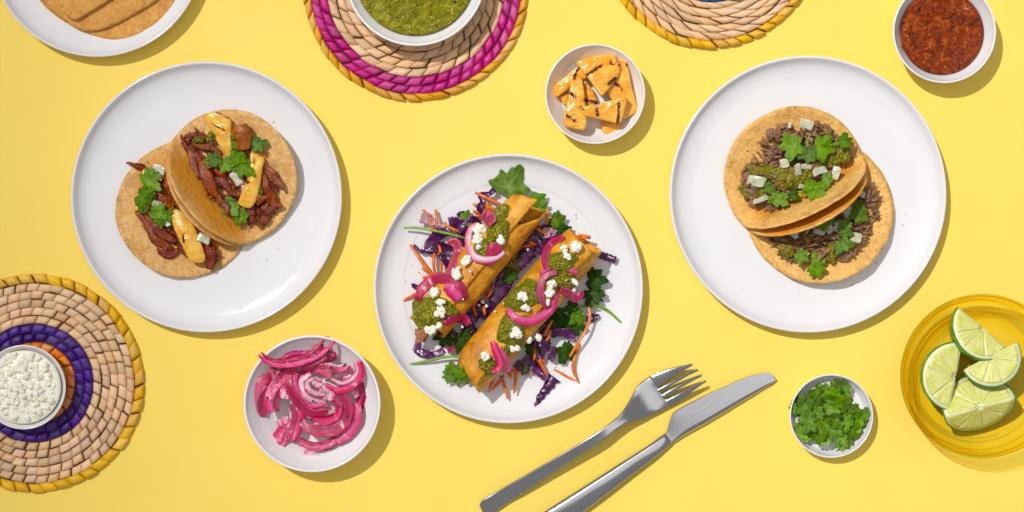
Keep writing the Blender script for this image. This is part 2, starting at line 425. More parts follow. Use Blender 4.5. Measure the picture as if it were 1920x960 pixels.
    a = Mat('seed'); MT['seed'] = a.done(a.rnd(a.ramp(a.noise(300, 2), [(.3, lin((214, 190, 90))), (.7, lin((236, 216, 140)))]), .02, .15, .2), .25, None, sss=.2, ss=.001)
    a = Mat('tomato_seed'); MT['seedr'] = a.done(a.rnd(a.ramp(a.noise(300, 2), [(.3, lin((224, 140, 40))), (.7, lin((240, 184, 90)))]), .02, .15, .2), .2, None, sss=.2, ss=.001)
    a = Mat('char_fleck'); MT['fleck'] = a.done((.012, .008, .006), .45)
    a = Mat('dark_herb'); MT['herb'] = a.done(lin((44, 40, 14)), .5)

    a = Mat('cotija'); f = a.noise(200, 4); c = a.ramp(f, [(.3, lin((252, 243, 216))), (.7, lin((255, 252, 242)))])
    MT['cheese'] = a.done(a.rnd(c, .005, .04, .3), .5, a.bump(a.noise(900, 4), .0004, .5), sss=.25, rad3=(1, .85, .6), ss=.002, spec=.3)
    a = Mat('crema'); MT['crema'] = a.done(lin((255, 250, 230)), .4, None, sss=.3, rad3=(1, .85, .5), ss=.002)

    def straw(name, lo, hi, rough=.42, v=.16):
        a = Mat(name); cb = a.n('ShaderNodeCombineXYZ'); a.l(a.math('MULTIPLY', a.attr('v'), 7.0), cb.inputs[1]); a.l(a.math('MULTIPLY', a.attr('u'), 1.2), cb.inputs[0])
        oi = a.n('ShaderNodeObjectInfo').outputs['Random']; a.l(a.math('MULTIPLY', oi, 40.0), cb.inputs[2])
        f = a.noise(2.0, 4, .6, .4, vec=cb.outputs[0]); c = a.rnd(a.ramp(f, [(.3, lo), (.68, hi)]), .008, v, .1)
        return a.done(c, rough, a.bump(f, .0007, .6), spec=.45)
    MT['tan'] = straw('natural_straw', lin((212, 168, 122)), lin((236, 202, 162)))
    MT['purple'] = straw('purple_straw', lin((48, 16, 98)), lin((78, 36, 138)), .36, .25)
    MT['orange'] = straw('orange_straw', lin((206, 100, 16)), lin((234, 140, 46)), .36)
    MT['red'] = straw('dark_red_straw', lin((110, 14, 22)), lin((150, 26, 34)), .4)
    MT['yellow'] = straw('yellow_straw', lin((218, 156, 4)), lin((240, 194, 24)), .34, .1)
    MT['gold'] = straw('golden_straw', lin((206, 140, 12)), lin((232, 172, 40)), .34, .1)
    MT['pink'] = straw('magenta_straw', lin((168, 4, 104)), lin((208, 12, 140)), .32, .16)
    MT['blue'] = straw('blue_straw', lin((10, 84, 158)), lin((26, 110, 186)), .36)
    a = Mat('coil_core'); MT['core'] = a.done(lin((86, 56, 28)), .85)

    a = Mat('lime_rind'); c = a.ramp(a.noise(140, 4), [(.3, lin((58, 112, 14))), (.7, lin((112, 160, 38)))])
    MT['rind'] = a.done(c, .32, a.bump(a.noise(800, 2), .0005, .5), spec=.5)
    a = Mat('lime_pith'); MT['pith'] = a.done(lin((232, 236, 192)), .45, None, sss=.3, rad3=(.9, 1, .6), ss=.002)
    a = Mat('lime_flesh'); cb = a.n('ShaderNodeCombineXYZ')
    a.l(a.math('MULTIPLY', a.attr('v'), 30.0), cb.inputs[0]); a.l(a.math('MULTIPLY', a.attr('u'), 3.0), cb.inputs[1])
    f = a.noise(1.0, 3, .6, .5, vec=cb.outputs[0]); g = a.noise(170, 4)
    c = a.ramp(f, [(.32, lin((204, 210, 92))), (.55, lin((228, 231, 138))), (.74, lin((246, 246, 200)))])
    c = a.mix(a.ramp(g, [(.4, 0), (.8, .4)]), c, lin((216, 216, 128)))
    MT['flesh'] = a.done(c, .1, a.bump(f, .0012, .6), sss=.5, rad3=(.8, 1, .3), ss=.004, spec=.55)
build_materials()

# ------------------------------------------------------------------ the surface
def table():
    V = [(-1.3, -.85, -.02), (1.3, -.85, -.02), (1.3, .85, -.02), (-1.3, .85, -.02), (-1.3, -.85, 0), (1.3, -.85, 0), (1.3, .85, 0), (-1.3, .85, 0)]
    F = [(0, 3, 2, 1), (4, 5, 6, 7), (0, 1, 5, 4), (1, 2, 6, 5), (2, 3, 7, 6), (3, 0, 4, 7)]
    o = bpy.data.objects.new('table_surface', mesh_from('table_surface', V, F, MT['table'], smooth=False)); COL.objects.link(o)
    o['kind'] = 'structure'; o['label'] = 'smooth plain yellow table surface under all the dishes'; ORG[o.name] = Vector()
table()

# ------------------------------------------------------------------ crockery
def plate(cx, cy, R, label, ring=False, h=34):
    R = R * k_at(h)
    rel = [(0, 3), (.58, 3), (.60, 0), (.635, 0), (.66, 4), (.80, 8), (.90, 14), (.965, 24), (.992, h - 4), (1.0, h - 1), (.997, h + 1.2), (.990, h + 2), (.981, h + 1.4),
           (.974, h - 2), (.962, h - 8), (.945, h - 13), (.92, 17), (.88, 13.5)]
    rel += [(.80, 11), (.79, 10.9), (.78, 10), (.765, 9.7), (.4, 9), (0, 9)] if ring else [(.80, 11), (.70, 9.8), (.4, 9), (0, 9)]
    return tag(lathe([(r * R, z) for r, z in rel], cx, cy, h, MT['glaze'], 'dinner_plate', None), label, 'plate', 'white dinner plates')
plate(387, 369, 254.5, 'white rimmed plate under the pineapple and pork tacos')
plate(953, 541, 253, 'white rimmed plate under two rolled tacos and purple slaw', ring=True)
plate(1515, 364, 260, 'white rimmed plate under the shredded beef tacos')
plate(182, -93, 200, 'white plate under folded tortillas, cut by the top edge', h=34)

def bowl(cx, cy, R, h, ff, label, name='bowl', rim=.04, floor=8, curve=.72, z0=0):
    R = R * k_at(h)
    p = [(0, 3), (ff * .74, 3), (ff * .77, 0), (ff * .86, 0), (ff * .92, 3)]
    for t in (.15, .35, .6, .85):
        p.append((ff * .92 + (1 - ff * .92) * (t ** (curve + .25)) * .985, 3 + (h - 6) * t ** 1.15))
    p += [(.995, h - 3), (1, h - 1), (.996, h + .4), (1 - rim * .5, h + 1.2), (1 - rim * .9, h + .4), (1 - rim, h - 2)]
    for t in (.85, .65, .45, .25, .12, .04, 0):
        p.append((ff + (1 - rim - ff) * t ** curve * .99, floor + (h - floor - 3) * t))
    p += [(ff * .93, floor - .8), (ff * .7, floor - 1), (0, floor - 1)]
    return tag(lathe([(r * R, z) for r, z in p], cx, cy, h, MT['bowlglaze'], name, None, z0=z0), label, 'bowl', 'white serving bowls')
bowl(585, 757, 128.7, 58, .62, 'white bowl holding the pink pickled onions')
bowl(1116, 176, 94, 50, .66, 'small white bowl holding the charred pineapple chunks')
bowl(1771, 59, 97, 58, .64, 'white bowl filled with red salsa in the corner')
bowl(1559, 780, 78.6, 34, .86, 'smallest white dish, holding the chopped cilantro')
bowl(44, 726, 79, 36, .74, 'white bowl of crumbled cheese on the purple ringed mat', z0=12)
bowl(779, -46, 132, 60, .62, 'white bowl of green salsa on the magenta ringed mat', z0=12)

def glass_bowl():
    R = 153 * k_at(70); p = [(0, 4), (.66, 4), (.69, 0), (.74, 0), (.78, 5)]
    for i in range(56):
        t = i / 55; r = .79 + .205 * math.sin(min(1, t * 1.25) * math.pi / 2) - .02 * max(0, t - .8)
        r += .017 * math.sin(t * 4 * 2 * math.pi) * (1 if t > .08 else 0); p.append((r, 7 + 76 * t))
    p += [(.985, 86), (.965, 88), (.945, 86)]
    for i in range(16):
        t = 1 - i / 15; p.append((.775 + .165 * math.sin(min(1, t * 1.2) * math.pi / 2) + .006 * math.sin(t * 4 * 2 * math.pi), 13 + 70 * t))
    p += [(.74, 11), (.6, 10), (0, 10)]
    o = lathe([(r * R, z) for r, z in p], 1843, 705, 70, MT['amber'], 'glass_bowl', None, seg=160)
    tag(o, 'ribbed amber glass bowl holding the lime wedges', 'bowl')
glass_bowl()

# ------------------------------------------------------------------ woven mats
def wrap_mesh(r0, r1, dphi, slant, hgt, mat, seed, nseg=7, m=7):
    """one straw wrap round a coil: arc piece with slanted ends, domed section"""
    rng = random.Random(seed); sec = []; U = []; Vv = []
    j0, j1 = rng.uniform(-.14, .14) * dphi, rng.uniform(-.14, .14) * dphi; tw = rng.uniform(-.45, .45); hh = hgt * rng.uniform(.88, 1.12)
    for i in range(nseg):
        t = i / (nseg - 1); e = 1 - .5 * (abs(2 * t - 1) ** 7); loop = []
        for q in range(m):
            s = q / (m - 1)
            a = (-.5 + t) * dphi * .965 + slant * (s - .5) * dphi + (j0 * (1 - t) + j1 * t) * .4
            r = r0 + (r1 - r0) * (.05 + .90 * s)
            z = hh * (math.sin(math.pi * (s * .92 + .04)) ** .30) * e + tw * (s - .5) * hh * .5 + 3
            loop.append((r * math.cos(a) * S, r * math.sin(a) * S, z * S))
        for q in (m - 1, 0):
            x, y, _ = loop[q]; loop.append((x, y, .8 * S))
        sec.append(np.array(loop)); U += [t] * (m + 2); Vv += [q / (m - 1) for q in range(m)] + [1, 0]
    V, F = loft(sec); return mesh_from('straw_wrap', V, F, mat, {'u': U, 'v': Vv})
def mat_thing(cx, cy, rings, label, seed):
    t = thing('woven_mat', label, 'placemat', cx, cy, 0, 'round woven straw mats'); rng = random.Random(seed)
    R = rings[0][0]
    o = lathe([(0, .3), (R * .985, .3), (R * .985, 4), (0, 4)], cx, cy, 0, MT['core'], 'coil_core', t, seg=90)
    for ri, (ro, rin, nseg, slant, hgt, mk_, nm) in enumerate(rings):
        dphi = 2 * math.pi / nseg
        ms = [wrap_mesh(rin, ro, dphi, slant, hgt, MT[mk_], seed * 100 + ri * 10 + q) for q in range(5)]
        a0 = rng.uniform(0, 6.28)
        for i in range(nseg):
            inst(nm, rng.choice(ms), t, cx, cy, 0, (0, 0, a0 + i * dphi + rng.uniform(-.05, .05) * dphi), (lambda q: (q, q, rng.uniform(.75, 1.25)))(1 + rng.uniform(-1.3, 1.3) / ro))
    return t
def rings(spec):
    out = []
    for ro, rin, seg, sl, h, m in spec:
        nm = {'tan': 'tan_straw_wrap', 'purple': 'purple_straw_wrap', 'orange': 'orange_straw_wrap', 'red': 'red_straw_wrap', 'yellow': 'yellow_rim_wrap',
              'gold': 'yellow_rim_wrap', 'pink': 'magenta_straw_wrap', 'blue': 'blue_straw_wrap'}[m]
        out.append((ro, rin, max(6, int(2 * math.pi * (ro + rin) / 2 / seg)), sl, h, m, nm))
    return out
mat_thing(66, 718, rings([(205.5, 187, 26, .3, 9.5, 'yellow'), (187.5, 172, 22, -.22, 7, 'tan'), (172.5, 156.5, 22, -.22, 7, 'tan'), (157, 141, 22, -.22, 7, 'tan'), (141.5, 126, 22, -.22, 7, 'tan'),
    (126.5, 111, 22, -.22, 7, 'tan'), (111.5, 94, 23, -.22, 7, 'purple'), (94.5, 77, 22, -.22, 7, 'purple'), (77.5, 61, 20, -.22, 7, 'orange'), (61.5, 46, 19, -.22, 7, 'orange'),
    (46.5, 31, 18, -.22, 7, 'red'), (31.5, 16, 16, -.22, 7, 'red'), (16.5, 1.5, 10, -.3, 8, 'tan')]), 'round straw mat with purple and orange rings and yellow edge', 1)
mat_thing(780, -21, rings([(211.5, 197, 27, .5, 10, 'gold'), (197.5, 181.5, 25, -.42, 7, 'pink'), (182, 165.5, 26, -.42, 7, 'pink'), (166, 149.5, 30, -.42, 7, 'tan'), (150, 134, 29, -.42, 7, 'tan'),
    (134.5, 118.5, 28, -.42, 7, 'tan'), (119, 103.5, 26, -.42, 7, 'tan'), (104, 88, 25, -.42, 7, 'tan'), (88.5, 72, 24, -.42, 7, 'tan'), (72.5, 56, 22, -.42, 7, 'tan'), (56.5, 40, 20, -.42, 7, 'tan'),
    (40.5, 24, 18, -.42, 7, 'pink'), (24.5, 2, 14, -.3, 8, 'pink')]), 'round straw mat with a magenta band and golden edge', 2)
mat_thing(1331, -111, rings([(203, 187, 23, .5, 12, 'yellow'), (187.5, 172, 32, .7, 9, 'tan'), (172.5, 158, 32, .7, 9, 'tan'), (158.5, 144, 34, .7, 9, 'tan'), (144.5, 128, 38, .7, 9, 'tan'),
    (128.5, 115.5, 28, .7, 9, 'tan'), (116, 100, 26, .7, 9, 'blue'), (100.5, 84, 26, .7, 9, 'blue'), (84.5, 68, 26, .7, 9, 'tan'), (68.5, 52, 24, .7, 9, 'tan'), (52.5, 36, 22, .7, 9, 'blue'),
    (36.5, 20, 18, .7, 9, 'tan'), (20.5, 2, 12, .3, 9, 'tan')]), 'coiled straw mat with blue centre and yellow edge, cut by the top edge', 3)

# ------------------------------------------------------------------ food builders
RNG = random.Random(11)
def cilantro(name, x, y, z, R, ang, parent, mat='leaf', lobes=3, fold=.22, tx=0, ty=0, seed=0, droop=.25, teeth=1.0, stretch=1.0):
    """one leaf: lobed and toothed outline, creased along the midrib, drooping edges"""
    n = 96; rng = random.Random(seed + int(x * 7 + y * 3)); P = []
    ph = rng.uniform(-.2, .2)
    LB = [(0, 1.0, .56), (.95, .95, .56), (-.95, .95, .56), (1.9, .72, .6), (-1.9, .72, .6)]
    LB = [(a0 + rng.uniform(-.12, .12), L * rng.uniform(.78, 1.12), w_) for a0, L, w_ in LB]
    for i in range(n):
        f = -math.pi + 2 * math.pi * (i + .5) / n
        base = max([.54] + [L * math.exp(-((f - a0) / w_) ** 2 * .55) for a0, L, w_ in LB])
        if abs(f) > 2.5: base *= 1 - .6 * (abs(f) - 2.5) / (math.pi - 2.5)
        tooth = 1 + teeth * (.21 * abs(math.sin(f * 6.4 + ph * 9 + .5 * math.sin(2 * f + ph * 20))) ** .7 - .13) + .05 * nz(f * 2, seed, x)
        r = R * base * tooth * 1.16
        P.append((r * math.cos(f) * stretch, r * math.sin(f)))
    P = np.array(P); ca, sa = math.cos(ang), math.sin(ang)
    Rm = np.array([[ca, sa], [-sa, ca]])
    def zf(px, py, q):
        d = np.array([px - x, py - y]); lx = d[0] * ca + d[1] * sa; ly = -d[0] * sa + d[1] * ca
        r2 = (lx * lx + ly * ly) / (R * R)
        return fold * abs(ly) - droop * R * r2 * .5 + .20 * R * nz(lx / R * 1.7 + seed, ly / R * 1.7, x) + .09 * R * nz(lx / R * 5 + seed, ly / R * 5, y)
    B = P @ Rm + np.array([x, y])
    V, F, A = slab(B, z, 1.0, n=96, rings=6, smooth=False, tilt=(tx, ty), edge=.15, zf=zf, cen=(x, y))
    d = V[:, :2] - np.array([x, y]); lx = d[:, 0] * ca + d[:, 1] * sa; ly = -d[:, 0] * sa + d[:, 1] * ca
    th = np.arctan2(ly, lx); vein = np.zeros(len(V)); rr = np.hypot(lx, ly) / R
    for a0 in (0, 1.0, -1.0, 2.0, -2.0, .5, -.5): vein = np.maximum(vein, np.exp(-((th - a0) * rr * 13) ** 2) * (1 - .5 * rr) * (1 if abs(a0) != .5 else .5))
    A['vein'] = vein
    return mk(name, V, F, MT[mat], parent, A)

def chunk(name, x, y, z, w, h, t, ang, parent, mat='onion', tilt=(0, 0), seed=0, rnd=.22):
    """irregular diced piece with slightly rounded faces"""
    rng = random.Random(seed + int(x * 13 + y * 5)); P = []
    if mat == 'onion': w, h, t, z, tilt = w * .86, h * .86, t * .8, z - 2, (tilt[0] + rng.uniform(-.25, .25), tilt[1] + rng.uniform(-.25, .25))
    for a, b in ((-1, -1), (rng.uniform(-.3, .3), -1.12), (1, -1), (1.08, rng.uniform(-.3, .3)), (1, 1), (rng.uniform(-.2, .2), .92), (-1, 1)):
        P.append((a * w / 2 * (1 + rng.uniform(-rnd, rnd)), b * h / 2 * (1 + rng.uniform(-rnd, rnd))))
    ca, sa = math.cos(ang), math.sin(ang)
    B = [(x + a * ca - b * sa, y + a * sa + b * ca) for a, b in P]
    V, F, A = slab(B, z + t, t, dome=rng.uniform(.6, 2.2), n=28, rings=4, smooth='soft', tilt=tilt, edge=.9, rough=.8, rs=.15, seed=seed)
    return mk(name, V, F, MT[mat], parent, A)

def blob_mesh(name, seed, mat, n=14, sub=3, flat=.8, spread=.6):
    """crumb: union of small balls seen from its centre"""
    rng = random.Random(seed); balls = [(Vector((0, 0, 0)), .62)]
    for i in range(n):
        d = Vector((rng.gauss(0, 1), rng.gauss(0, 1), rng.gauss(0, 1))).normalized()
        balls.append((d * spread * rng.uniform(.6, 1.0), rng.uniform(.22, .4)))
    bm = bmesh.new(); bmesh.ops.create_icosphere(bm, subdivisions=sub, radius=1)
    for v in bm.verts:
        d = v.co.normalized(); best = .3
        for c, r in balls:
            b = d.dot(c); disc = b * b - c.dot(c) + r * r
            if disc > 0: best = max(best, b + math.sqrt(disc))
        v.co = d * best * (1 + .06 * mnoise.noise(d * 5 + Vector((seed, 0, 0)))); v.co.z *= flat
    me = bpy.data.meshes.new(name); bm.to_mesh(me); bm.free()
    me.polygons.foreach_set('use_smooth', [True] * len(me.polygons)); me.materials.append(mat); return me
CRUMB = [blob_mesh('cheese_crumble', i, MT['cheese']) for i in range(9)]
def crumble(x, y, z, r, parent, name='cheese_crumble', asp=1.0):
    k = r * S * .95
    return inst(name, RNG.choice(CRUMB), parent, x, y, z, (RNG.uniform(0, 6.3), RNG.uniform(0, 6.3), RNG.uniform(0, 6.3)), (k * asp, k / asp, k))
def crumb_clump(x, y, z, w, h, parent, dens=1.0):
    n = max(1, int(dens * w * h / 45))
    for i in range(n):
        a = RNG.uniform(0, 6.28); q = math.sqrt(RNG.random()) * (.62 if n > 1 else 0)
        crumble(x + w / 2 * q * math.cos(a), y + h / 2 * q * math.sin(a), z + RNG.uniform(1, 5) + (1 - q) * min(w, h) * .2, RNG.uniform(5.5, 8.6) if n > 1 else min(w, h) / 2, parent)

SEEDM = None
def seed_mesh(mat, nm):
    bm = bmesh.new(); bmesh.ops.create_icosphere(bm, subdivisions=2, radius=1)
    for v in bm.verts: v.co.z *= .45; v.co.x *= .8 * (1 + .25 * v.co.y)
    me = bpy.data.meshes.new(nm); bm.to_mesh(me); bm.free(); me.polygons.foreach_set('use_smooth', [True] * len(me.polygons)); me.materials.append(mat); return me
SEEDG, SEEDR, FLECK = seed_mesh(MT['seed'], 'seed'), seed_mesh(MT['seedr'], 'seed'), seed_mesh(MT['fleck'], 'char_fleck')
def scatter_stuff(name, pts, mat, parent, seed=0):
    """many tiny flattened grains joined in one part: pts (x, y, z, r)"""
    rng = random.Random(seed); V = []; F = []
    for x, y, z, r in pts:
        o = len(V); a = rng.uniform(0, 6.3); e = rng.uniform(.55, .9)
        V.append([x, y, z + r * .6])
        for j in range(7):
            t = a + j * 2 * math.pi / 7; q = r * (1 if j % 2 else .93)
            c, s_ = math.cos(t) * q, math.sin(t) * q * e
            V.append([x + c * math.cos(a) - s_ * math.sin(a), y + c * math.sin(a) + s_ * math.cos(a), z])
        for j in range(7): F.append((o, o + 1 + j, o + 1 + (j + 1) % 7))
        F.append(tuple(o + 1 + j for j in range(6, -1, -1)))
    o = mk(name, V, F, mat, parent); o['kind'] = 'stuff'; return o
def dollop(pts, z, parent, dome=7, seed=0, mat='verde', zf=None, thick=5, name='salsa_dollop', rough=4.4, seeds=1.0):
    V, F, A = slab(pts, z, thick, dome=dome, n=70, rings=12, rough=rough, rs=.15, edge=1.5, seed=seed, zf=zf)
    V[:, 0] += [1.6 * nz(v[0], v[1], seed, .2) for v in V]; V[:, 1] += [1.6 * nz(v[0], v[1], seed + 9, .2) for v in V]
    o = mk(name, V, F, MT[mat], parent, A)
    top = V[1:1 + 70 * 9]; rng = random.Random(seed + 5); area = (V[:, 0].max() - V[:, 0].min()) * (V[:, 1].max() - V[:, 1].min())
    S_ = []
    for i in range(int(area / 75 * seeds)):
        p = top[rng.randrange(len(top))]; S_.append((p[0] + rng.uniform(-2, 2), p[1] + rng.uniform(-2, 2), p[2] + .2, rng.uniform(1.1, 2.1)))
    if S_: scatter_stuff('seed', S_, MT['seed'], o, seed)
    return o
def ell(x, y, a, b, rot=0, n=12, jag=.28, seed=0):
    rng = random.Random(seed + int(x)); P = []
    for i in range(n):
        t = 2 * math.pi * i / n; q = 1 + rng.uniform(-jag, jag); c, s_ = a * math.cos(t) * q, b * math.sin(t) * q
        P.append((x + c * math.cos(rot) - s_ * math.sin(rot), y + c * math.sin(rot) + s_ * math.cos(rot)))
    return P

class Tort:
    """tortilla bent along a fold line. c: point of the fold line nearest the disc centre; ang: fold direction;
    the side to the left of the direction is the lying half (f px of it past the fold belong to the disc centre)"""
    def __init__(s, x, y, ang, R, f, theta, alpha=.06, z0=9, w=34, cup=.25, seed=0, flip=1, sq=1.0):
        s.x, s.y, s.ang, s.R, s.f, s.z0, s.seed, s.sq = x, y, ang, R, f, z0, seed, sq
        s.A = np.array([math.cos(ang), math.sin(ang)]); s.D = np.array([math.sin(ang), -math.cos(ang)]) * flip
        b = np.linspace(-(R - f) * 1.08, (R + f) * 1.08, 400); t = np.clip((b + w / 2) / w, 0, 1); t = t * t * (3 - 2 * t)
        an = -theta + (theta + alpha) * t + np.clip((b - R * .35) / R, 0, None) * cup - np.clip((-b - 30) / R, 0, None) * .15
        db = b[1] - b[0]; d = np.cumsum(np.cos(an)) * db; z = np.cumsum(np.sin(an)) * db; i0 = np.argmin(abs(b))
        s.b, s.d, s.zz = b, d - d[i0], z - z[np.argmin(z)]
    def pos(s, a, bb):
        d = np.interp(bb, s.b, s.d); z = np.interp(bb, s.b, s.zz)
        wob = 4.0 * nz(a, bb, s.seed, .016) + 1.4 * nz(a, bb, s.seed + 4, .05)
        p = np.array([s.x, s.y]) + s.A * a + s.D * d
        return p[0], p[1], z + s.z0 + wob + 3
    def height(s, x, y):
        q = np.array([x - s.x, y - s.y]); d = q @ s.D; bb = np.interp(d, s.d, s.b)
        return float(np.interp(bb, s.b, s.zz)) + s.z0 + 3
    def build(s, name, mat, parent, oilw=55, oilc=18, thick=2.4):
        nr, na = 17, 84; V = []; oil = []
        def pt(r, t, off):
            Rr = s.R * r * (1 + .024 * nz(math.cos(t) * 1.6, math.sin(t) * 1.6, s.seed + 2) + .010 * nz(math.cos(t) * 7, math.sin(t) * 7, s.seed))
            a, bb = Rr * math.cos(t) * s.sq, s.f + Rr * math.sin(t)
            x, y, z = s.pos(a, bb); e = 1e-1; x2, y2, z2 = s.pos(a, bb + 2.0)
            n = np.array([-(z2 - z) * s.D[0], -(z2 - z) * s.D[1], ((x2 - x) * s.D[0] + (y2 - y) * s.D[1])]); n /= np.linalg.norm(n) + 1e-9
            bub = .8 * max(0, nz(a, bb, s.seed + 7, .06))
            V.append([x + n[0] * (off + bub), y + n[1] * (off + bub), z + n[2] * (off + bub)])
            oil.append(math.exp(-((bb - oilc) / oilw) ** 2 - (a / (s.R * .85)) ** 4))
        rr = [i / (nr - 1) for i in range(1, nr)]
        for off in (0, -thick):
            pt(0, 0, off)
            for r in rr:
                for j in range(na): pt(r if not (r == 1 and off) else .995, 2 * math.pi * j / na, off)
        m = 1 + len(rr) * na; F = []
        for o in (0, m):
            for j in range(na): F.append((o, o + 1 + j, o + 1 + (j + 1) % na))
            for i in range(len(rr) - 1):
                for j in range(na):
                    a = o + 1 + i * na + j; b = o + 1 + i * na + (j + 1) % na; F.append((a, b, b + na, a + na))
        e0 = 1 + (len(rr) - 1) * na
        for j in range(na): F.append((e0 + j, e0 + (j + 1) % na, m + e0 + (j + 1) % na, m + e0 + j))
        return mk(name, V, F, mat, parent, {'oil': oil})

def path3(pts, zf): return [(x, y, zf(x, y)) for x, y in pts]
def strand(pts, w, zf, parent, mat='pork', lift=4, seed=0, name='meat_strand', flat=.7, taper=(.35, 1, .9, .3)):
    P = [(x, y, zf(x, y) + lift) for x, y in pts]
    V, F, A = tube(P, [w / 2 * t for t in taper], k=12, n=18, flat=flat, groove=.6, seed=seed, kink=2.4)
    return mk(name, V, F, MT[mat], parent, A)

# ------------------------------------------------------------------ pork and pineapple tacos
def pine_slice(poly, z, thick, parent, chars, mat='pine2', tilt=(0, 0), dome=2.5, name='pineapple_slice', seed=0, edge=1.6):
    V, F, A = slab(poly, z, thick, dome=dome, n=72, rings=14, rough=1.0, rs=.09, tilt=tilt, edge=edge, seed=seed)
    ch = np.zeros(len(V))
    for (x0, y0), (x1, y1), wd in chars:
        a = np.array([x0, y0]); d = np.array([x1 - x0, y1 - y0]); L = d @ d + 1e-9
        t = np.clip(((V[:, :2] - a) @ d) / L, 0, 1); dist = np.linalg.norm(V[:, :2] - a - t[:, None] * d, axis=1)
        ch = np.maximum(ch, np.exp(-(dist / wd) ** 2))
    A['char'] = ch
    return mk(name, V, F, MT[mat], parent, A)

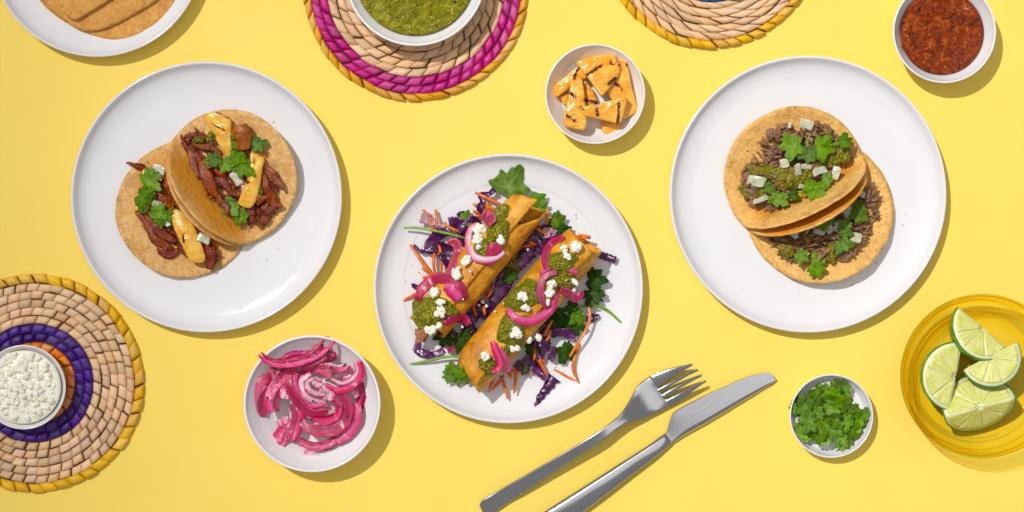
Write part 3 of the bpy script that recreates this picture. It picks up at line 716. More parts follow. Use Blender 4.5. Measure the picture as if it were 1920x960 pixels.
def filler(poly, n, hf, parent, main, seed):
    rng = random.Random(seed); xs = [p[0] for p in poly]; ys = [p[1] for p in poly]; k = 0
    while k < n:
        x, y = rng.uniform(min(xs), max(xs)), rng.uniform(min(ys), max(ys))
        if not inpoly(x, y, poly): continue
        k += 1; a = main + rng.gauss(0, .5); L = rng.uniform(9, 20); b = rng.uniform(-5, 5); c_, s_ = math.cos(a), math.sin(a)
        strand([(x - L * c_, y - L * s_), (x - b * s_, y + b * c_), (x + L * c_, y + L * s_)], rng.uniform(5, 11), hf, parent, lift=rng.uniform(3, 13), seed=seed * 100 + k, name='meat_shred')
def pork_tacos():
    z2 = zoomed(210, 200, 2.91)
    B = thing('taco', 'open taco lying lower, tucked under the other pork and pineapple taco', 'taco', 345, 395, 8, 'pork and pineapple tacos')
    tb = Tort(348, 391, rad(52), 129, 3, .10, .07, z0=9, w=60, cup=.6, seed=3, flip=-1)
    tb.build('tortilla', MT['tortilla'], B, oilw=75, oilc=-5)
    hb = lambda x, y: tb.height(x, y)
    for i, (p, w) in enumerate([([(80, 305), (130, 325), (200, 345)], 11), ([(130, 570), (190, 640), (240, 720), (330, 780)], 22), ([(200, 620), (270, 690), (350, 735)], 22),
            ([(275, 400), (295, 450), (315, 510)], 20), ([(440, 640), (500, 690), (565, 725)], 15), ([(515, 740), (545, 820), (530, 890)], 26), ([(250, 740), (300, 800), (365, 785)], 20),
            ([(230, 420), (260, 480), (300, 540), (330, 590)], 24), ([(180, 590), (230, 650), (300, 680)], 14), ([(330, 640), (350, 700), (360, 760)], 18), ([(440, 660), (470, 720), (500, 800)], 18), ([(290, 380), (330, 470), (380, 560)], 22)]):
        strand(z2(p), w, hb, B, lift=6 + (i % 3) * 4, seed=i + 20)
    filler(z2([(150, 330), (290, 380), (400, 560), (560, 720), (540, 860), (400, 800), (280, 780), (190, 660), (150, 560), (220, 480)]), 46, hb, B, rad(50), 72)
    dollop(z2([(200, 440), (280, 440), (330, 520), (350, 600), (330, 680), (260, 650), (210, 600), (200, 520)]), hb(300, 390) + 10, B, dome=5, seed=1)
    pine_slice(z2([(325, 600), (345, 560), (395, 580), (440, 640), (470, 700), (510, 835), (430, 845), (385, 770), (345, 680)]), hb(350, 440) + 26, 11, B,
               [(z2([(340, 680)])[0], z2([(415, 835)])[0], 3.2), (z2([(390, 700)])[0], z2([(395, 740)])[0], 3)], dome=5, seed=2)
    pine_slice(z2([(170, 345), (235, 350), (215, 420), (160, 430)]), hb(280, 330) + 14, 8, B, [], seed=3)
    pine_slice(z2([(115, 530), (205, 520), (190, 575), (140, 585)]), hb(260, 390) + 10, 8, B, [], seed=4)
    for i, (x, y, w, h, a) in enumerate([(255, 345, 24, 17, .3), (245, 532, 21, 14, .2), (295, 635, 20, 12, .7), (500, 722, 27, 19, .4), (262, 395, 8, 8, 0)]):
        x, y = z2([(x, y)])[0]; chunk('onion_piece', x, y, hb(x, y) + (20 if i != 3 else 28), w, h, 6, a, B, tilt=(.1 * (-1) ** i, .15), seed=i)
    for i, (x, y, R, a, m) in enumerate([(200, 415, 26, -.6, 'leaf'), (160, 495, 24, .5, 'leaf'), (265, 580, 22, 2.9, 'leaf'), (255, 625, 14, 1.3, 'leaf'), (300, 600, 15, 0, 'leafm')]):
        x, y = z2([(x, y)])[0]; cilantro('cilantro_leaf', x, y, hb(x, y) + 24, R, a, B, m, seed=i, tx=.15, ty=-.1)

    z1 = zoomed(300, 200, 3.554)
    A = thing('taco', 'folded taco heaped with red pork and grilled pineapple, leaning on top', 'taco', 425, 345, 12, 'pork and pineapple tacos')
    ta = Tort(398, 352, rad(55), 131, 34, rad(56), .05, z0=13, w=44, cup=.4, seed=8)
    ta.build('tortilla', MT['tortilla'], A, oilw=62, oilc=-22)
    tin = Tort(395, 358, rad(56), 122, 26, rad(52), .05, z0=9.2, w=44, cup=.2, seed=5)
    tin.build('tortilla', MT['tortilla'], A, oilw=60, oilc=-20)
    ha = lambda x, y: min(ta.height(x, y), 60)
    S1 = [([(140, 240), (190, 280), (235, 390), (265, 480)], 17), ([(150, 235), (200, 205), (255, 185)], 15), ([(205, 240), (300, 270), (360, 285), (415, 320)], 14), ([(260, 360), (310, 470), (360, 560), (395, 620)], 20),
          ([(310, 430), (380, 430), (440, 460), (405, 540)], 20), ([(430, 520), (490, 560), (550, 600)], 20), ([(690, 450), (720, 560), (760, 640), (815, 665)], 18), ([(700, 390), (760, 470), (820, 550)], 17),
          ([(745, 610), (705, 730), (660, 810)], 20), ([(620, 630), (600, 720), (640, 780)], 19), ([(560, 670), (520, 740), (585, 775)], 17), ([(380, 580), (430, 660), (455, 720)], 15),
          ([(220, 270), (250, 350), (320, 420)], 18), ([(340, 330), (420, 400), (520, 470)], 20), ([(470, 460), (560, 520), (650, 560)], 20), ([(550, 600), (640, 610), (720, 600)], 19), ([(500, 620), (560, 700), (600, 790)], 17),
          ([(640, 420), (690, 520), (690, 640)], 19), ([(680, 660), (720, 690), (790, 640)], 15), ([(140, 180), (150, 220), (175, 260)], 5), ([(640, 700), (690, 700), (720, 640)], 16), ([(560, 260), (620, 280), (690, 270)], 15), ([(360, 480), (440, 520), (470, 600)], 17)]
    for i, (p, w) in enumerate(S1):
        strand(z1(p), w, ha, A, lift=7 + (i % 4) * 4, seed=i)
    filler(z1([(150, 230), (250, 190), (420, 300), (560, 280), (700, 380), (800, 520), (800, 650), (700, 760), (580, 780), (480, 720), (380, 600), (280, 440)]), 60, ha, A, rad(55), 71)
    P = [(x, y, ha(x, y) + 22) for x, y in z1([(535, 120), (550, 190), (565, 285)])]
    V, F, at = tube(P, [13, 18, 18, 14, 12], k=16, n=20, flat=.75, groove=.12, seed=4); mk('pork_chunk', V, F, MT['carnita'], A, at)
    for i, (x, y, a, b) in enumerate([(330, 200, 10, 9), (315, 375, 13, 11), (655, 590, 10, 16), (255, 222, 11, 6), (495, 210, 9, 8)]):
        x, y = z1([(x, y)])[0]; dollop(ell(x, y, a, b, seed=i), ha(x, y) + 22, A, dome=4, seed=i + 8)
    pine_slice(z1([(305, 65), (375, 38), (470, 80), (478, 200), (480, 330), (455, 355), (405, 275), (340, 165)]), 40, 10, A,
               [(z1([(375, 40)])[0], z1([(465, 80)])[0], 2.6), (z1([(345, 115)])[0], z1([(435, 160)])[0], 2.4)], tilt=(.12, -.15), seed=5)
    pine_slice(z1([(610, 295), (690, 335), (685, 420), (650, 600), (600, 675), (525, 650), (535, 600), (575, 500), (600, 400)]), 46, 13, A,
               [(z1([(570, 490)])[0], z1([(590, 505)])[0], 4.5), (z1([(628, 350)])[0], z1([(635, 380)])[0], 2.2), (z1([(610, 300)])[0], z1([(690, 335)])[0], 1.6)], dome=5, seed=6)
    for i, (x, y, w, h, a) in enumerate([(503, 475, 32, 17, .95), (340, 365, 17, 12, .6), (465, 200, 9, 8, 0), (555, 545, 14, 9, 1.6)]):
        x, y = z1([(x, y)])[0]; chunk('onion_piece', x, y, 38, w, h, 6, a, A, tilt=(.1, -.12), seed=i + 30)
    for i, (x, y, R, a, m) in enumerate([(636, 255, 19, -.3, 'leafm'), (515, 320, 19, 1.8, 'leaf'), (375, 345, 17, 2.6, 'leaf'), (430, 380, 18, .9, 'leaf'), (550, 390, 26, 1.7, 'leafm'), (475, 650, 22, 2.2, 'leaf'), (530, 720, 20, .9, 'leaf'), (495, 250, 11, 0, 'leaf')]):
        x, y = z1([(x, y)])[0]; cilantro('cilantro_leaf', x, y, 46 if i != 5 and i != 6 else 38, R, a, A, m, seed=i + 9, tx=.1, ty=.12)
pork_tacos()

# ------------------------------------------------------------------ beef tacos
BEEF = []
for i in range(14):
    r_ = random.Random(i + 60); L = r_.uniform(12, 24)
    V, F, A = tube([(-L / 2, 0, 0), (-L / 5, r_.uniform(-3, 3), r_.uniform(0, 2)), (L / 5, r_.uniform(-3, 3), r_.uniform(0, 2)), (L / 2, r_.uniform(-2, 2), 0)],
                   [.8, r_.uniform(1.6, 3.4), r_.uniform(1.6, 3.2), .6], k=8, n=9, flat=.8, groove=.6, seed=i)
    BEEF.append(mesh_from('beef_shred', np.array(V) * np.array([S, -S, S]), F, MT['beef'], A))
BLUMP = [blob_mesh('beef_lump', 200 + i, MT['beef'], n=26, sub=3, flat=.7, spread=.72) for i in range(5)]
def beef(poly, n, hf, parent, dome, main, rng):
    xs = [p[0] for p in poly]; ys = [p[1] for p in poly]; k = 0
    def edge(x, y): return min(1, min(math.hypot(x - a, y - b) for a, b in zip(xs, ys)) / 20)
    while k < n // 5:
        x, y = rng.uniform(min(xs), max(xs)), rng.uniform(min(ys), max(ys))
        if not inpoly(x, y, poly) or edge(x, y) < .35: continue
        k += 1; r = rng.uniform(9, 15) * S
        inst('beef_lump', rng.choice(BLUMP), parent, x, y, hf(x, y) + dome * .35 * rng.uniform(.6, 1.2), (rng.uniform(-.5, .5), rng.uniform(-.5, .5), rng.uniform(0, 6)), (r, r * .8, r * .9))
    k = 0
    while k < n:
        x, y = rng.uniform(min(xs), max(xs)), rng.uniform(min(ys), max(ys))
        if not inpoly(x, y, poly): continue
        k += 1; e = .35 + .65 * edge(x, y)
        inst('beef_shred', rng.choice(BEEF), parent, x, y, hf(x, y) + 3 + rng.random() ** .6 * dome * e,
             (rng.uniform(-.4, .4), rng.uniform(-.5, .5), main + rng.gauss(0, .7)), rng.uniform(.75, 1.2))
def beef_tacos():
    z = zoomed(1340, 190, 2.743); rng = random.Random(5)
    D = thing('taco', 'lower beef taco with diced onion, tucked under the folded one', 'taco', 1535, 400, 8, 'beef tacos')
    td = Tort(1531, 381, rad(-27.6), 138, 16, .10, .08, z0=9, w=60, cup=.6, seed=13, flip=-1)
    td.build('tortilla', MT['tortilla_r'], D, oilw=60, oilc=-20); hd = td.height
    beef(z([(240, 640), (330, 600), (560, 600), (760, 440), (830, 420), (835, 590), (785, 690), (745, 770), (690, 820), (620, 800), (480, 820), (390, 810), (280, 720)]), 270, hd, D, 22, .4, rng)
    for i, (x, y, a, b) in enumerate([(330, 665, 24, 12), (370, 765, 17, 16), (605, 775, 11, 20), (420, 625, 20, 10)]):
        x, y = z([(x, y)])[0]; dollop(ell(x, y, a, b, seed=i), hd(x, y) + 20, D, dome=5, seed=i + 40)
    for i, (x, y, w, h, a) in enumerate([(405, 682, 20, 18, .5), (455, 655, 20, 19, .2), (535, 668, 25, 16, .1), (590, 660, 14, 20, .9), (632, 645, 15, 24, .5), (727, 702, 22, 19, .2), (688, 575, 20, 30, -.3), (598, 600, 12, 20, -.1), (757, 478, 14, 12, .4), (640, 570, 26, 9, -.4)]):
        x, y = z([(x, y)])[0]; chunk('onion_piece', x, y, hd(x, y) + 24, w, h, 7, a, D, tilt=(rng.uniform(-.25, .25), rng.uniform(-.2, .2)), seed=i + 50)
    for i, (x, y, R, a, m) in enumerate([(540, 610, 24, .1, 'leaf'), (470, 620, 22, 2.9, 'leafm'), (380, 612, 17, 3.0, 'leaf'), (740, 570, 20, 1.7, 'leafm'), (730, 540, 13, -.8, 'leaf'), (665, 620, 14, 1.3, 'leaf'), (670, 665, 15, 1.6, 'leaf'), (660, 730, 19, 1.0, 'leaf'), (440, 790, 17, .6, 'leaf'), (520, 815, 18, .1, 'leaf'), (515, 860, 19, 1.1, 'leaf'), (300, 640, 10, 2, 'leafd')]):
        x, y = z([(x, y)])[0]; cilantro('cilantro_leaf', x, y, hd(x, y) + (32 if i < 9 else 22), R, a, D, m, seed=i + 70, tx=.1, ty=.1)
    C = thing('taco', 'folded beef taco topped with green salsa and a large cilantro sprig', 'taco', 1495, 315, 12, 'beef tacos')
    tc = Tort(1511, 355, rad(-27.6), 136, 28, rad(66), .05, z0=13, w=40, cup=.38, seed=18)
    tc.build('tortilla', MT['tortilla_r'], C, oilw=38, oilc=4)
    t2 = Tort(1517, 367, rad(-27.6), 131, 26, rad(60), .04, z0=9.4, w=40, cup=.18, seed=21)
    t2.build('tortilla', MT['tortilla_r'], C, oilw=40, oilc=-60)
    hc = lambda x, y: min(tc.height(x, y), 50)
    beef(z([(125, 370), (190, 300), (250, 200), (340, 120), (420, 140), (480, 150), (540, 105), (640, 160), (690, 220), (700, 300), (560, 400), (430, 470), (330, 540), (230, 560), (150, 500)]), 290, hc, C, 26, -.5, rng)
    dollop(z([(165, 335), (230, 330), (300, 370), (400, 345), (480, 340), (530, 290), (600, 240), (600, 200), (660, 190), (695, 240), (690, 290), (620, 330), (520, 370), (470, 420), (400, 455), (330, 440), (280, 400), (200, 390)]), hc(1480, 330) + 25, C, dome=5, seed=51, rough=4, seeds=1.2)
    dollop(ell(*z([(205, 465)])[0], 27, 13, .15), hc(1415, 360) + 20, C, dome=5, seed=52)
    dollop(ell(*z([(640, 265)])[0], 21, 20, .15), hc(1570, 290) + 24, C, dome=7, seed=53)
    dollop(ell(*z([(390, 400)])[0], 32, 20, -.1), hc(1480, 340) + 27, C, dome=7, seed=54)
    for i, (x, y, w, h, a) in enumerate([(472, 120, 31, 19, .3), (360, 322, 22, 19, -.2), (428, 352, 15, 25, -.3), (470, 336, 23, 12, 0), (540, 357, 29, 16, -.3), (622, 368, 17, 27, .35), (215, 412, 34, 23, .25), (235, 505, 35, 10, -.35), (450, 440, 18, 11, .2), (385, 125, 6, 12, .2)]):
        x, y = z([(x, y)])[0]; chunk('onion_piece', x, y, hc(x, y) + (33 if 0 < i < 6 else 26), w, h, 7, a, C, tilt=(rng.uniform(-.2, .2), rng.uniform(-.2, .1)), seed=i + 90)
    for i, (x, y, R, a, m) in enumerate([(415, 225, 27, 3.0, 'leaf'), (540, 235, 25, .3, 'leaf'), (480, 260, 22, 1.7, 'leafm'), (660, 210, 17, -.4, 'leaf'), (520, 440, 25, 1.8, 'leaf'), (570, 400, 14, .2, 'leaf'), (330, 490, 21, 1.8, 'leaf'), (285, 440, 13, 2.6, 'leaf'), (400, 480, 13, .4, 'leafd')]):
        x, y = z([(x, y)])[0]; cilantro('cilantro_leaf', x, y, hc(x, y) + 40, R, a, C, m, seed=i + 100, tx=.05, ty=.05)
    for p in ([(490, 165), (478, 205), (470, 240)], [(590, 225), (630, 215), (660, 212)], [(405, 470), (430, 465), (460, 462)]):
        V, F, A = tube([(x, y, hc(x, y) + 40) for x, y in z(p)], 1.5, n=8); mk('cilantro_stem', V, F, MT['stem'], C, A)
beef_tacos()

# ------------------------------------------------------------------ stacked tortillas
def stack():
    def tort(poly, z, th, lab, seed, tilt=(0, 0)):
        V, F, A = slab(poly, z, th, dome=1.5, n=110, rings=12, rough=.7, rs=.03, edge=1.2, seed=seed, tilt=tilt)
        A['oil'] = np.zeros(len(V)); o = mk('tortilla', V, F, MT['tortilla_s'], None, A); tag(o, lab, 'tortilla', 'soft tortillas on the corner plate')
    tort([(74, 0), (108, 32), (160, 61), (205, 74), (240, 74), (285, 54), (322, 20), (336, -20), (330, -80), (280, -150), (200, -180), (120, -160), (70, -100), (58, -40)], 13, 4, 'widest soft tortilla at the bottom of the folded stack', 1)
    tort([(76, -4), (110, 30), (148, 55), (172, 58), (205, 50), (250, 27), (295, -2), (318, -40), (300, -120), (220, -165), (130, -150), (78, -90), (62, -40)], 22, 6, 'folded soft tortilla in the middle of the stack', 2)
    tort([(96, -8), (116, 22), (140, 37), (166, 24), (207, -2), (262, -45), (280, -100), (230, -150), (150, -150), (96, -90), (84, -40)], 33, 6, 'smallest folded soft tortilla on top of the stack', 3)
stack()

# ------------------------------------------------------------------ rolled tacos on slaw
class Flauta:
    def __init__(s, p0, p1, r, zc, seam, e0, e1, seed):
        s.p0, s.p1, s.r, s.zc, s.seam, s.e0, s.e1, s.seed = np.array(p0, float), np.array(p1, float), r, zc, seam, e0, e1, seed
        d = s.p1 - s.p0; s.L = np.linalg.norm(d); s.A = d / s.L; s.B = np.array([s.A[1], -s.A[0]])
        if s.B[0] < 0: s.B = -s.B
    def top(s, x, y):
        d = abs((np.array([x, y]) - s.p0) @ s.B); return s.zc + .94 * math.sqrt(max(16, s.r * s.r - d * d))
    def build(s, parent, thick=3.0):
        na, nt = 100, 44; turns = 1.38; V = []
        def ext(phi, E):   # E: list of (deg, px) on the cross-section circle
            xs = [e[0] for e in E]; return np.interp(phi, xs, [e[1] for e in E])
        for side in (0, 1):
            for i in range(na):
                tau = i / (na - 1); ph = s.seam - tau * turns * 2 * math.pi
                rr = s.r * (1 - .115 * tau * turns) - side * thick
                dg = -math.degrees(ph - s.seam)
                for j in range(nt):
                    t = j / (nt - 1); a0 = -ext(dg, s.e0) + 2.5 * nz(dg * .03, 1, s.seed); a1 = s.L + ext(dg, s.e1) + 2.5 * nz(dg * .03, 5, s.seed); u = a0 + (a1 - a0) * t
                    tapr = 1 - .10 * (2 * t - 1) ** 4 if i > 8 else 1.0
                    w = 1 + .075 * nz(math.cos(ph) * 1.2, math.sin(ph) * 1.2 + u * .014, s.seed) + .022 * nz(math.cos(ph) * 3.5, math.sin(ph) * 3.5 + u * .05, s.seed + 3) + .012 * max(0, nz(math.cos(ph) * 8, math.sin(ph) * 8 + u * .11, s.seed + 5))
                    pj = ph + (.10 * math.sin(t * 3.3 + s.seed) + .09 * nz(t * 5, s.seed)) * (1 - tau)
                    r = rr * w * tapr
                    c = s.p0 + s.A * u + s.B * (r * math.sin(pj)); V.append([c[0], c[1], s.zc + .94 * r * math.cos(pj)])
        F = []; m = na * nt
        for o in (0, m):
            for i in range(na - 1):
                for j in range(nt - 1):
                    a = o + i * nt + j; F.append((a, a + 1, a + nt + 1, a + nt))
        for i in range(na - 1):
            for j in (0, nt - 1):
                a = i * nt + j; F.append((a, a + nt, a + nt + m, a + m))
        for j in range(nt - 1):
            for i in (0, na - 1):
                a = i * nt + j; F.append((a, a + 1, a + 1 + m, a + m))
        return mk('tortilla_roll', V, F, MT['fried'], parent)

def onion_strip(p, w, zf, parent, mat, thick=2.2, bulge=1.2, roll=0.0, lift=4, name='pickled_onion_slice', seed=0, n=20):
    P = [(x, y, zf(x, y) + lift) for x, y in p]
    V, F, A = strip(P, ip(w, 5) * np.array([.72, 1.05, 1.1, 1.0, .7]), thick, bulge, roll, n=n, m=7, wob=.12, seed=seed); return mk(name, V, F, MT[mat], parent, A)

def onion_layers(q, w, m, parent, seed, lab=None):
    """a slice of pickled onion: skin layer with a paler inner layer lying against it"""
    rr = random.Random(seed); Q = np.array(q, float); T = np.gradient(Q[:, :2], axis=0); T /= np.linalg.norm(T, axis=1)[:, None] + 1e-9
    sd = np.stack([-T[:, 1], T[:, 0]], 1); cen = Q[:, :2].mean(0)
    # inner layer lies on the hollow side of the curl
    mid = Q[len(Q) // 2, :2]; chord = (Q[0, :2] + Q[-1, :2]) / 2; sg = 1 if (chord - mid) @ sd[len(Q) // 2] >= 0 else -1
    wid = np.array([.7, 1.05, 1.12, 1.05, .66]) * w
    rl = ip([rr.uniform(-.6, .6), rr.uniform(-.3, .3), rr.uniform(-.6, .6)], 26)
    o1 = Q.copy(); o1[:, :2] -= sd * sg * w * .19
    V, F, A = strip(o1, wid * .62, 2.2, rr.choice([-1, 1]) * 1.6 + .6, rl, n=26, m=7, wob=.2, ruf=.7, seed=seed); A['v'] = 1 - np.array(A['v']) if sg > 0 else A['v']
    o = mk('pickled_onion_slice', V, F, MT[m], parent, A)
    if lab: tag(o, lab, 'onion', 'pickled onion slices')
    o2 = Q.copy(); o2[:, :2] += sd * sg * w * .24; o2[:, 2] -= 1.5
    o2 = o2[0] + (o2 - o2[0]) * rr.uniform(.86, .97)
    inner = {'on0': 'on1', 'on1': rr.choice(['on1', 'on2', 'on0']), 'on2': 'on2'}[m]
    V, F, A = strip(o2, wid * .50, 2.0, rr.choice([-1, 1]) * 1.2, rl + rr.uniform(.15, .5) * sg, n=26, m=7, wob=.25, ruf=.8, seed=seed + 50)
    mk('inner_layer', V, F, MT[inner], o, A); return o

def center_plate():
    PZ = 9.0
    f1 = Flauta((983, 394), (803, 612), 43, 62, rad(14), [(0, 30), (60, 12), (120, 8), (200, 16), (270, 24), (320, -2), (352, -26), (360, -28), (500, -10)], [(0, 6), (120, 10), (200, 14), (300, -6), (500, -14)], 4)
    f2 = Flauta((1092, 458), (887, 695), 46, 58, rad(30), [(0, 0), (90, 4), (180, 8), (270, 16), (360, 0), (500, -16)], [(0, 14), (60, -4), (110, -10), (180, 16), (270, 22), (340, 22), (500, -10)], 9)
    SL = thing('slaw', 'bed of purple cabbage, carrot and cilantro under the rolled tacos', 'salad', 953, 560, PZ)
    rng = random.Random(21)
    W3 = lambda p, z: [(x, y, z) for x, y in p]
    carrots = [([(793, 393), (806, 412), (816, 442)], 22), ([(805, 400), (810, 425), (814, 446)], 20), ([(817, 393), (819, 412), (820, 434)], 24), ([(831, 418), (846, 428), (863, 435)], 32),
        ([(769, 459), (785, 482), (800, 503), (816, 518)], 24), ([(792, 503), (802, 508), (812, 514)], 18), ([(793, 521), (803, 518), (814, 516)], 15), ([(815, 470), (813, 495), (817, 517)], 24), ([(822, 472), (827, 492), (828, 514)], 26), ([(757, 564), (770, 556), (784, 549)], 14), ([(820, 455), (826, 470), (822, 482)], 28),
        ([(891, 361), (915, 372), (944, 386)], 26), ([(887, 383), (908, 386), (932, 393)], 20), ([(888, 396), (898, 398), (912, 399)], 16), ([(912, 372), (914, 382), (916, 392)], 17), ([(890, 407), (896, 405), (904, 405)], 18), ([(900, 380), (910, 390), (925, 396)], 17),
        ([(1025, 392), (1027, 404), (1024, 421)], 36), ([(998, 423), (1010, 431), (1025, 440)], 34), ([(1004, 414), (1009, 419), (1014, 424)], 34), ([(971, 462), (988, 461), (1004, 459)], 34), ([(986, 453), (995, 455), (1005, 459)], 36), ([(1086, 441), (1096, 443), (1107, 447)], 40), ([(1085, 449), (1096, 446), (1107, 443)], 42),
        ([(1101, 566), (1106, 594), (1097, 622), (1085, 640), (1068, 669)], 30), ([(1087, 645), (1077, 672), (1075, 693), (1086, 719)], 16), ([(1003, 652), (1003, 663), (1001, 676)], 30), ([(1011, 656), (1014, 679), (1026, 704)], 24), ([(996, 690), (998, 696), (1000, 703)], 14), ([(1020, 630), (1027, 616), (1036, 600)], 38), ([(1012, 674), (1018, 676), (1023, 678)], 18),
        ([(927, 706), (921, 722), (916, 735)], 24), ([(945, 704), (934, 718), (923, 731)], 22), ([(939, 705), (948, 730), (952, 748)], 22), ([(966, 688), (967, 709), (964, 737)], 26), ([(953, 694), (956, 702), (959, 711)], 18), ([(950, 697), (962, 696), (977, 698)], 28), ([(1024, 640), (1030, 628), (1032, 618)], 40),
        ([(916, 540), (898, 559), (888, 574), (893, 592)], 44), ([(926, 533), (920, 548), (911, 560)], 50), ([(906, 574), (908, 581), (909, 590)], 46), ([(1020, 690), (1012, 680), (1006, 668)], 18)]
    for i, (p, z) in enumerate(carrots):
        q = [(x, y, z + (4 if 0 < k < len(p) - 1 else 0) - (3 if k == 0 else 0)) for k, (x, y) in enumerate(p)]
        V, F, A = tube(q, [rng.uniform(2.1, 2.9), rng.uniform(2.7, 3.5), rng.uniform(2.6, 3.4), rng.uniform(1.5, 2.4)], k=6, n=16, flat=.8, seed=i, kink=.8); mk('carrot_shred', V, F, MT['carrot'], SL, A)
    cab = [([(928, 355), (916, 364), (901, 366), (905, 379), (898, 389), (905, 399)], 8, 30, 'cabb'), ([(789, 408), (800, 411), (814, 417), (835, 426)], [15, 13, 7, 5], 30, 'cabp'), ([(807, 472), (809, 454), (821, 440), (842, 427)], 19, 26, 'cabb'), ([(842, 420), (858, 418), (871, 432)], 20, 30, 'cabb'),
        ([(858, 455), (878, 428), (895, 408)], 22, 26, 'cabb'), ([(858, 406), (868, 402), (878, 405)], 10, 22, 'cabb'), ([(775, 459), (787, 470), (807, 473), (830, 470)], [6, 5, 7, 9], 26, 'cabb'), ([(824, 476), (832, 486), (842, 500)], 11, 34, 'cabb'), ([(818, 460), (835, 466), (852, 474)], 17, 30, 'cabb'), ([(771, 533), (780, 538), (794, 544)], [4, 9, 6], 18, 'cabb'),
        ([(785, 641), (782, 656), (796, 663), (815, 666), (831, 655)], [8, 12, 12, 12, 8], 16, 'cabb'), ([(777, 651), (783, 657), (791, 666)], 9, 16, 'cabb'), ([(980, 446), (1008, 438), (1043, 431)], 26, 26, 'cabb'), ([(1003, 464), (1022, 458), (1046, 451)], 22, 28, 'cabb'), ([(1020, 438), (1030, 436), (1042, 441)], 15, 34, 'cabp'),
        ([(1120, 476), (1138, 482), (1155, 488)], 11, 22, 'cabb'), ([(1110, 556), (1120, 559), (1131, 564)], [6, 9, 2], 14, 'cabb'), ([(1098, 600), (1110, 596), (1124, 592)], [8, 14, 5], 16, 'cabb'), ([(1033, 627), (1054, 624), (1078, 627)], 15, 28, 'cabb'), ([(1021, 630), (1022, 645), (1025, 660)], 17, 34, 'cabb'), ([(1038, 650), (1036, 663), (1032, 676)], 11, 28, 'cabb'),
        ([(984, 668), (1003, 688), (1022, 711)], [20, 17, 8], 26, 'cabb'), ([(955, 510), (940, 540), (922, 565)], 26, 38, 'cabb'), ([(985, 472), (1000, 455), (1012, 448)], 24, 36, 'cabb'), ([(905, 565), (890, 588), (872, 606)], 22, 34, 'cabb'), ([(938, 560), (920, 585), (905, 600)], 24, 34, 'cabb'), ([(968, 498), (985, 480), (998, 470)], 22, 32, 'cabb'), ([(930, 500), (945, 520), (962, 530)], 18, 32, 'cabb'), ([(880, 560), (900, 545), (915, 525)], 18, 26, 'cabb'),
        ([(1000, 640), (1010, 655), (1012, 672)], 16, 26, 'cabb'), ([(1050, 600), (1060, 612), (1075, 616)], 16, 24, 'cabb'), ([(1010, 620), (1030, 612), (1048, 606)], 16, 30, 'cabb'), ([(966, 680), (980, 690), (992, 696)], 15, 24, 'cabb'), ([(866, 612), (880, 615), (892, 625)], 14, 30, 'cabb'), ([(880, 640), (868, 650), (860, 660)], 14, 22, 'cabb')]
    for i, (p, w, z, m) in enumerate(cab):
        q = [(x, y, z + 3 * math.sin(k * 2.1 + i)) for k, (x, y) in enumerate(p)]
        V, F, A = strip(q, np.array(w) * 1.3, 1.8, rng.uniform(-4, 4), ip([rng.uniform(-.7, .7), rng.uniform(-.7, .7), rng.uniform(-.7, .7)], 22), n=22, m=7, wob=.22, ruf=1.4, seed=i); mk('cabbage_shred', V, F, MT[m], SL, A)
    # hidden filler shreds that carry the rolls
    for i in range(46):
        fl = f1 if i % 2 else f2; t = rng.uniform(.08, .92); c = fl.p0 + fl.A * fl.L * t + fl.B * rng.uniform(-34, 34); a = rng.uniform(0, 6.3); L = rng.uniform(14, 26)
        q = [(c[0] + L * math.cos(a) * k, c[1] + L * math.sin(a) * k + rng.uniform(-6, 6), rng.uniform(12, 20)) for k in (-1, 0, 1)]
        V, F, A = strip(q, rng.uniform(8, 16), 1.8, rng.uniform(-3, 3), rng.uniform(-.5, .5), n=12, m=5, wob=.2, ruf=1.5, seed=i); mk('cabbage_shred', V, F, MT['cabb'], SL, A)
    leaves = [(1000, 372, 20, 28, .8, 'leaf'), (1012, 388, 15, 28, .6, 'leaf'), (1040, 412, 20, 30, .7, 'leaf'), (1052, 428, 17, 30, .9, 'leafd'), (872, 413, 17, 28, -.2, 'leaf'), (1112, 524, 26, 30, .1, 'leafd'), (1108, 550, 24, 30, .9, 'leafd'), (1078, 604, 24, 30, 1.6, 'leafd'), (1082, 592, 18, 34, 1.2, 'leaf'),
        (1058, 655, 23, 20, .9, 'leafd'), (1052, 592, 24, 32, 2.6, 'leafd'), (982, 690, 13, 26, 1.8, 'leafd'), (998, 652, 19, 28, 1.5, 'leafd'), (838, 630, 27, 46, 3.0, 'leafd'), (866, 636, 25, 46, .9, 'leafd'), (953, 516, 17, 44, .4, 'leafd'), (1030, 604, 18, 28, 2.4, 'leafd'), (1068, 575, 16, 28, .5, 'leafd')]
    for i, (x, y, R, z, a, m) in enumerate(leaves): cilantro('cilantro_leaf', x, y, z, R, a, SL, m, seed=i + 300, tx=rng.uniform(-.2, .2), ty=rng.uniform(-.2, .2), droop=.3)
    for i, (x, y, a) in enumerate([(850, 690, 2.4), (868, 690, -.4), (858, 706, 1.5), (876, 704, .6), (845, 704, 2.9), (862, 697, 1.2)]): cilantro('cilantro_leaf', x, y, 24 + i * 1.5, 15, a, SL, 'leaf', seed=i + 340, fold=.3, droop=.5, teeth=1.5)
    for p in ([(757, 427, 30), (780, 427, 33), (810, 432, 38), (840, 438, 42), (873, 447, 40)], [(766, 684, 16), (796, 678, 22), (830, 670, 28), (868, 667, 30)], [(1100, 560, 28), (1122, 572, 24), (1141, 583, 20), (1165, 605, 14)], [(1081, 576, 28), (1100, 574, 28), (1121, 577, 24)]):
        V, F, A = tube(p, [2.0, 2.6, 2.5, 1.8], k=8, n=22); mk('cilantro_stem', V, F, MT['stem'], SL, A)
    dollop([(955, 470), (985, 478), (980, 500), (965, 520), (945, 512), (940, 490)], 34, SL, dome=4, seed=77)
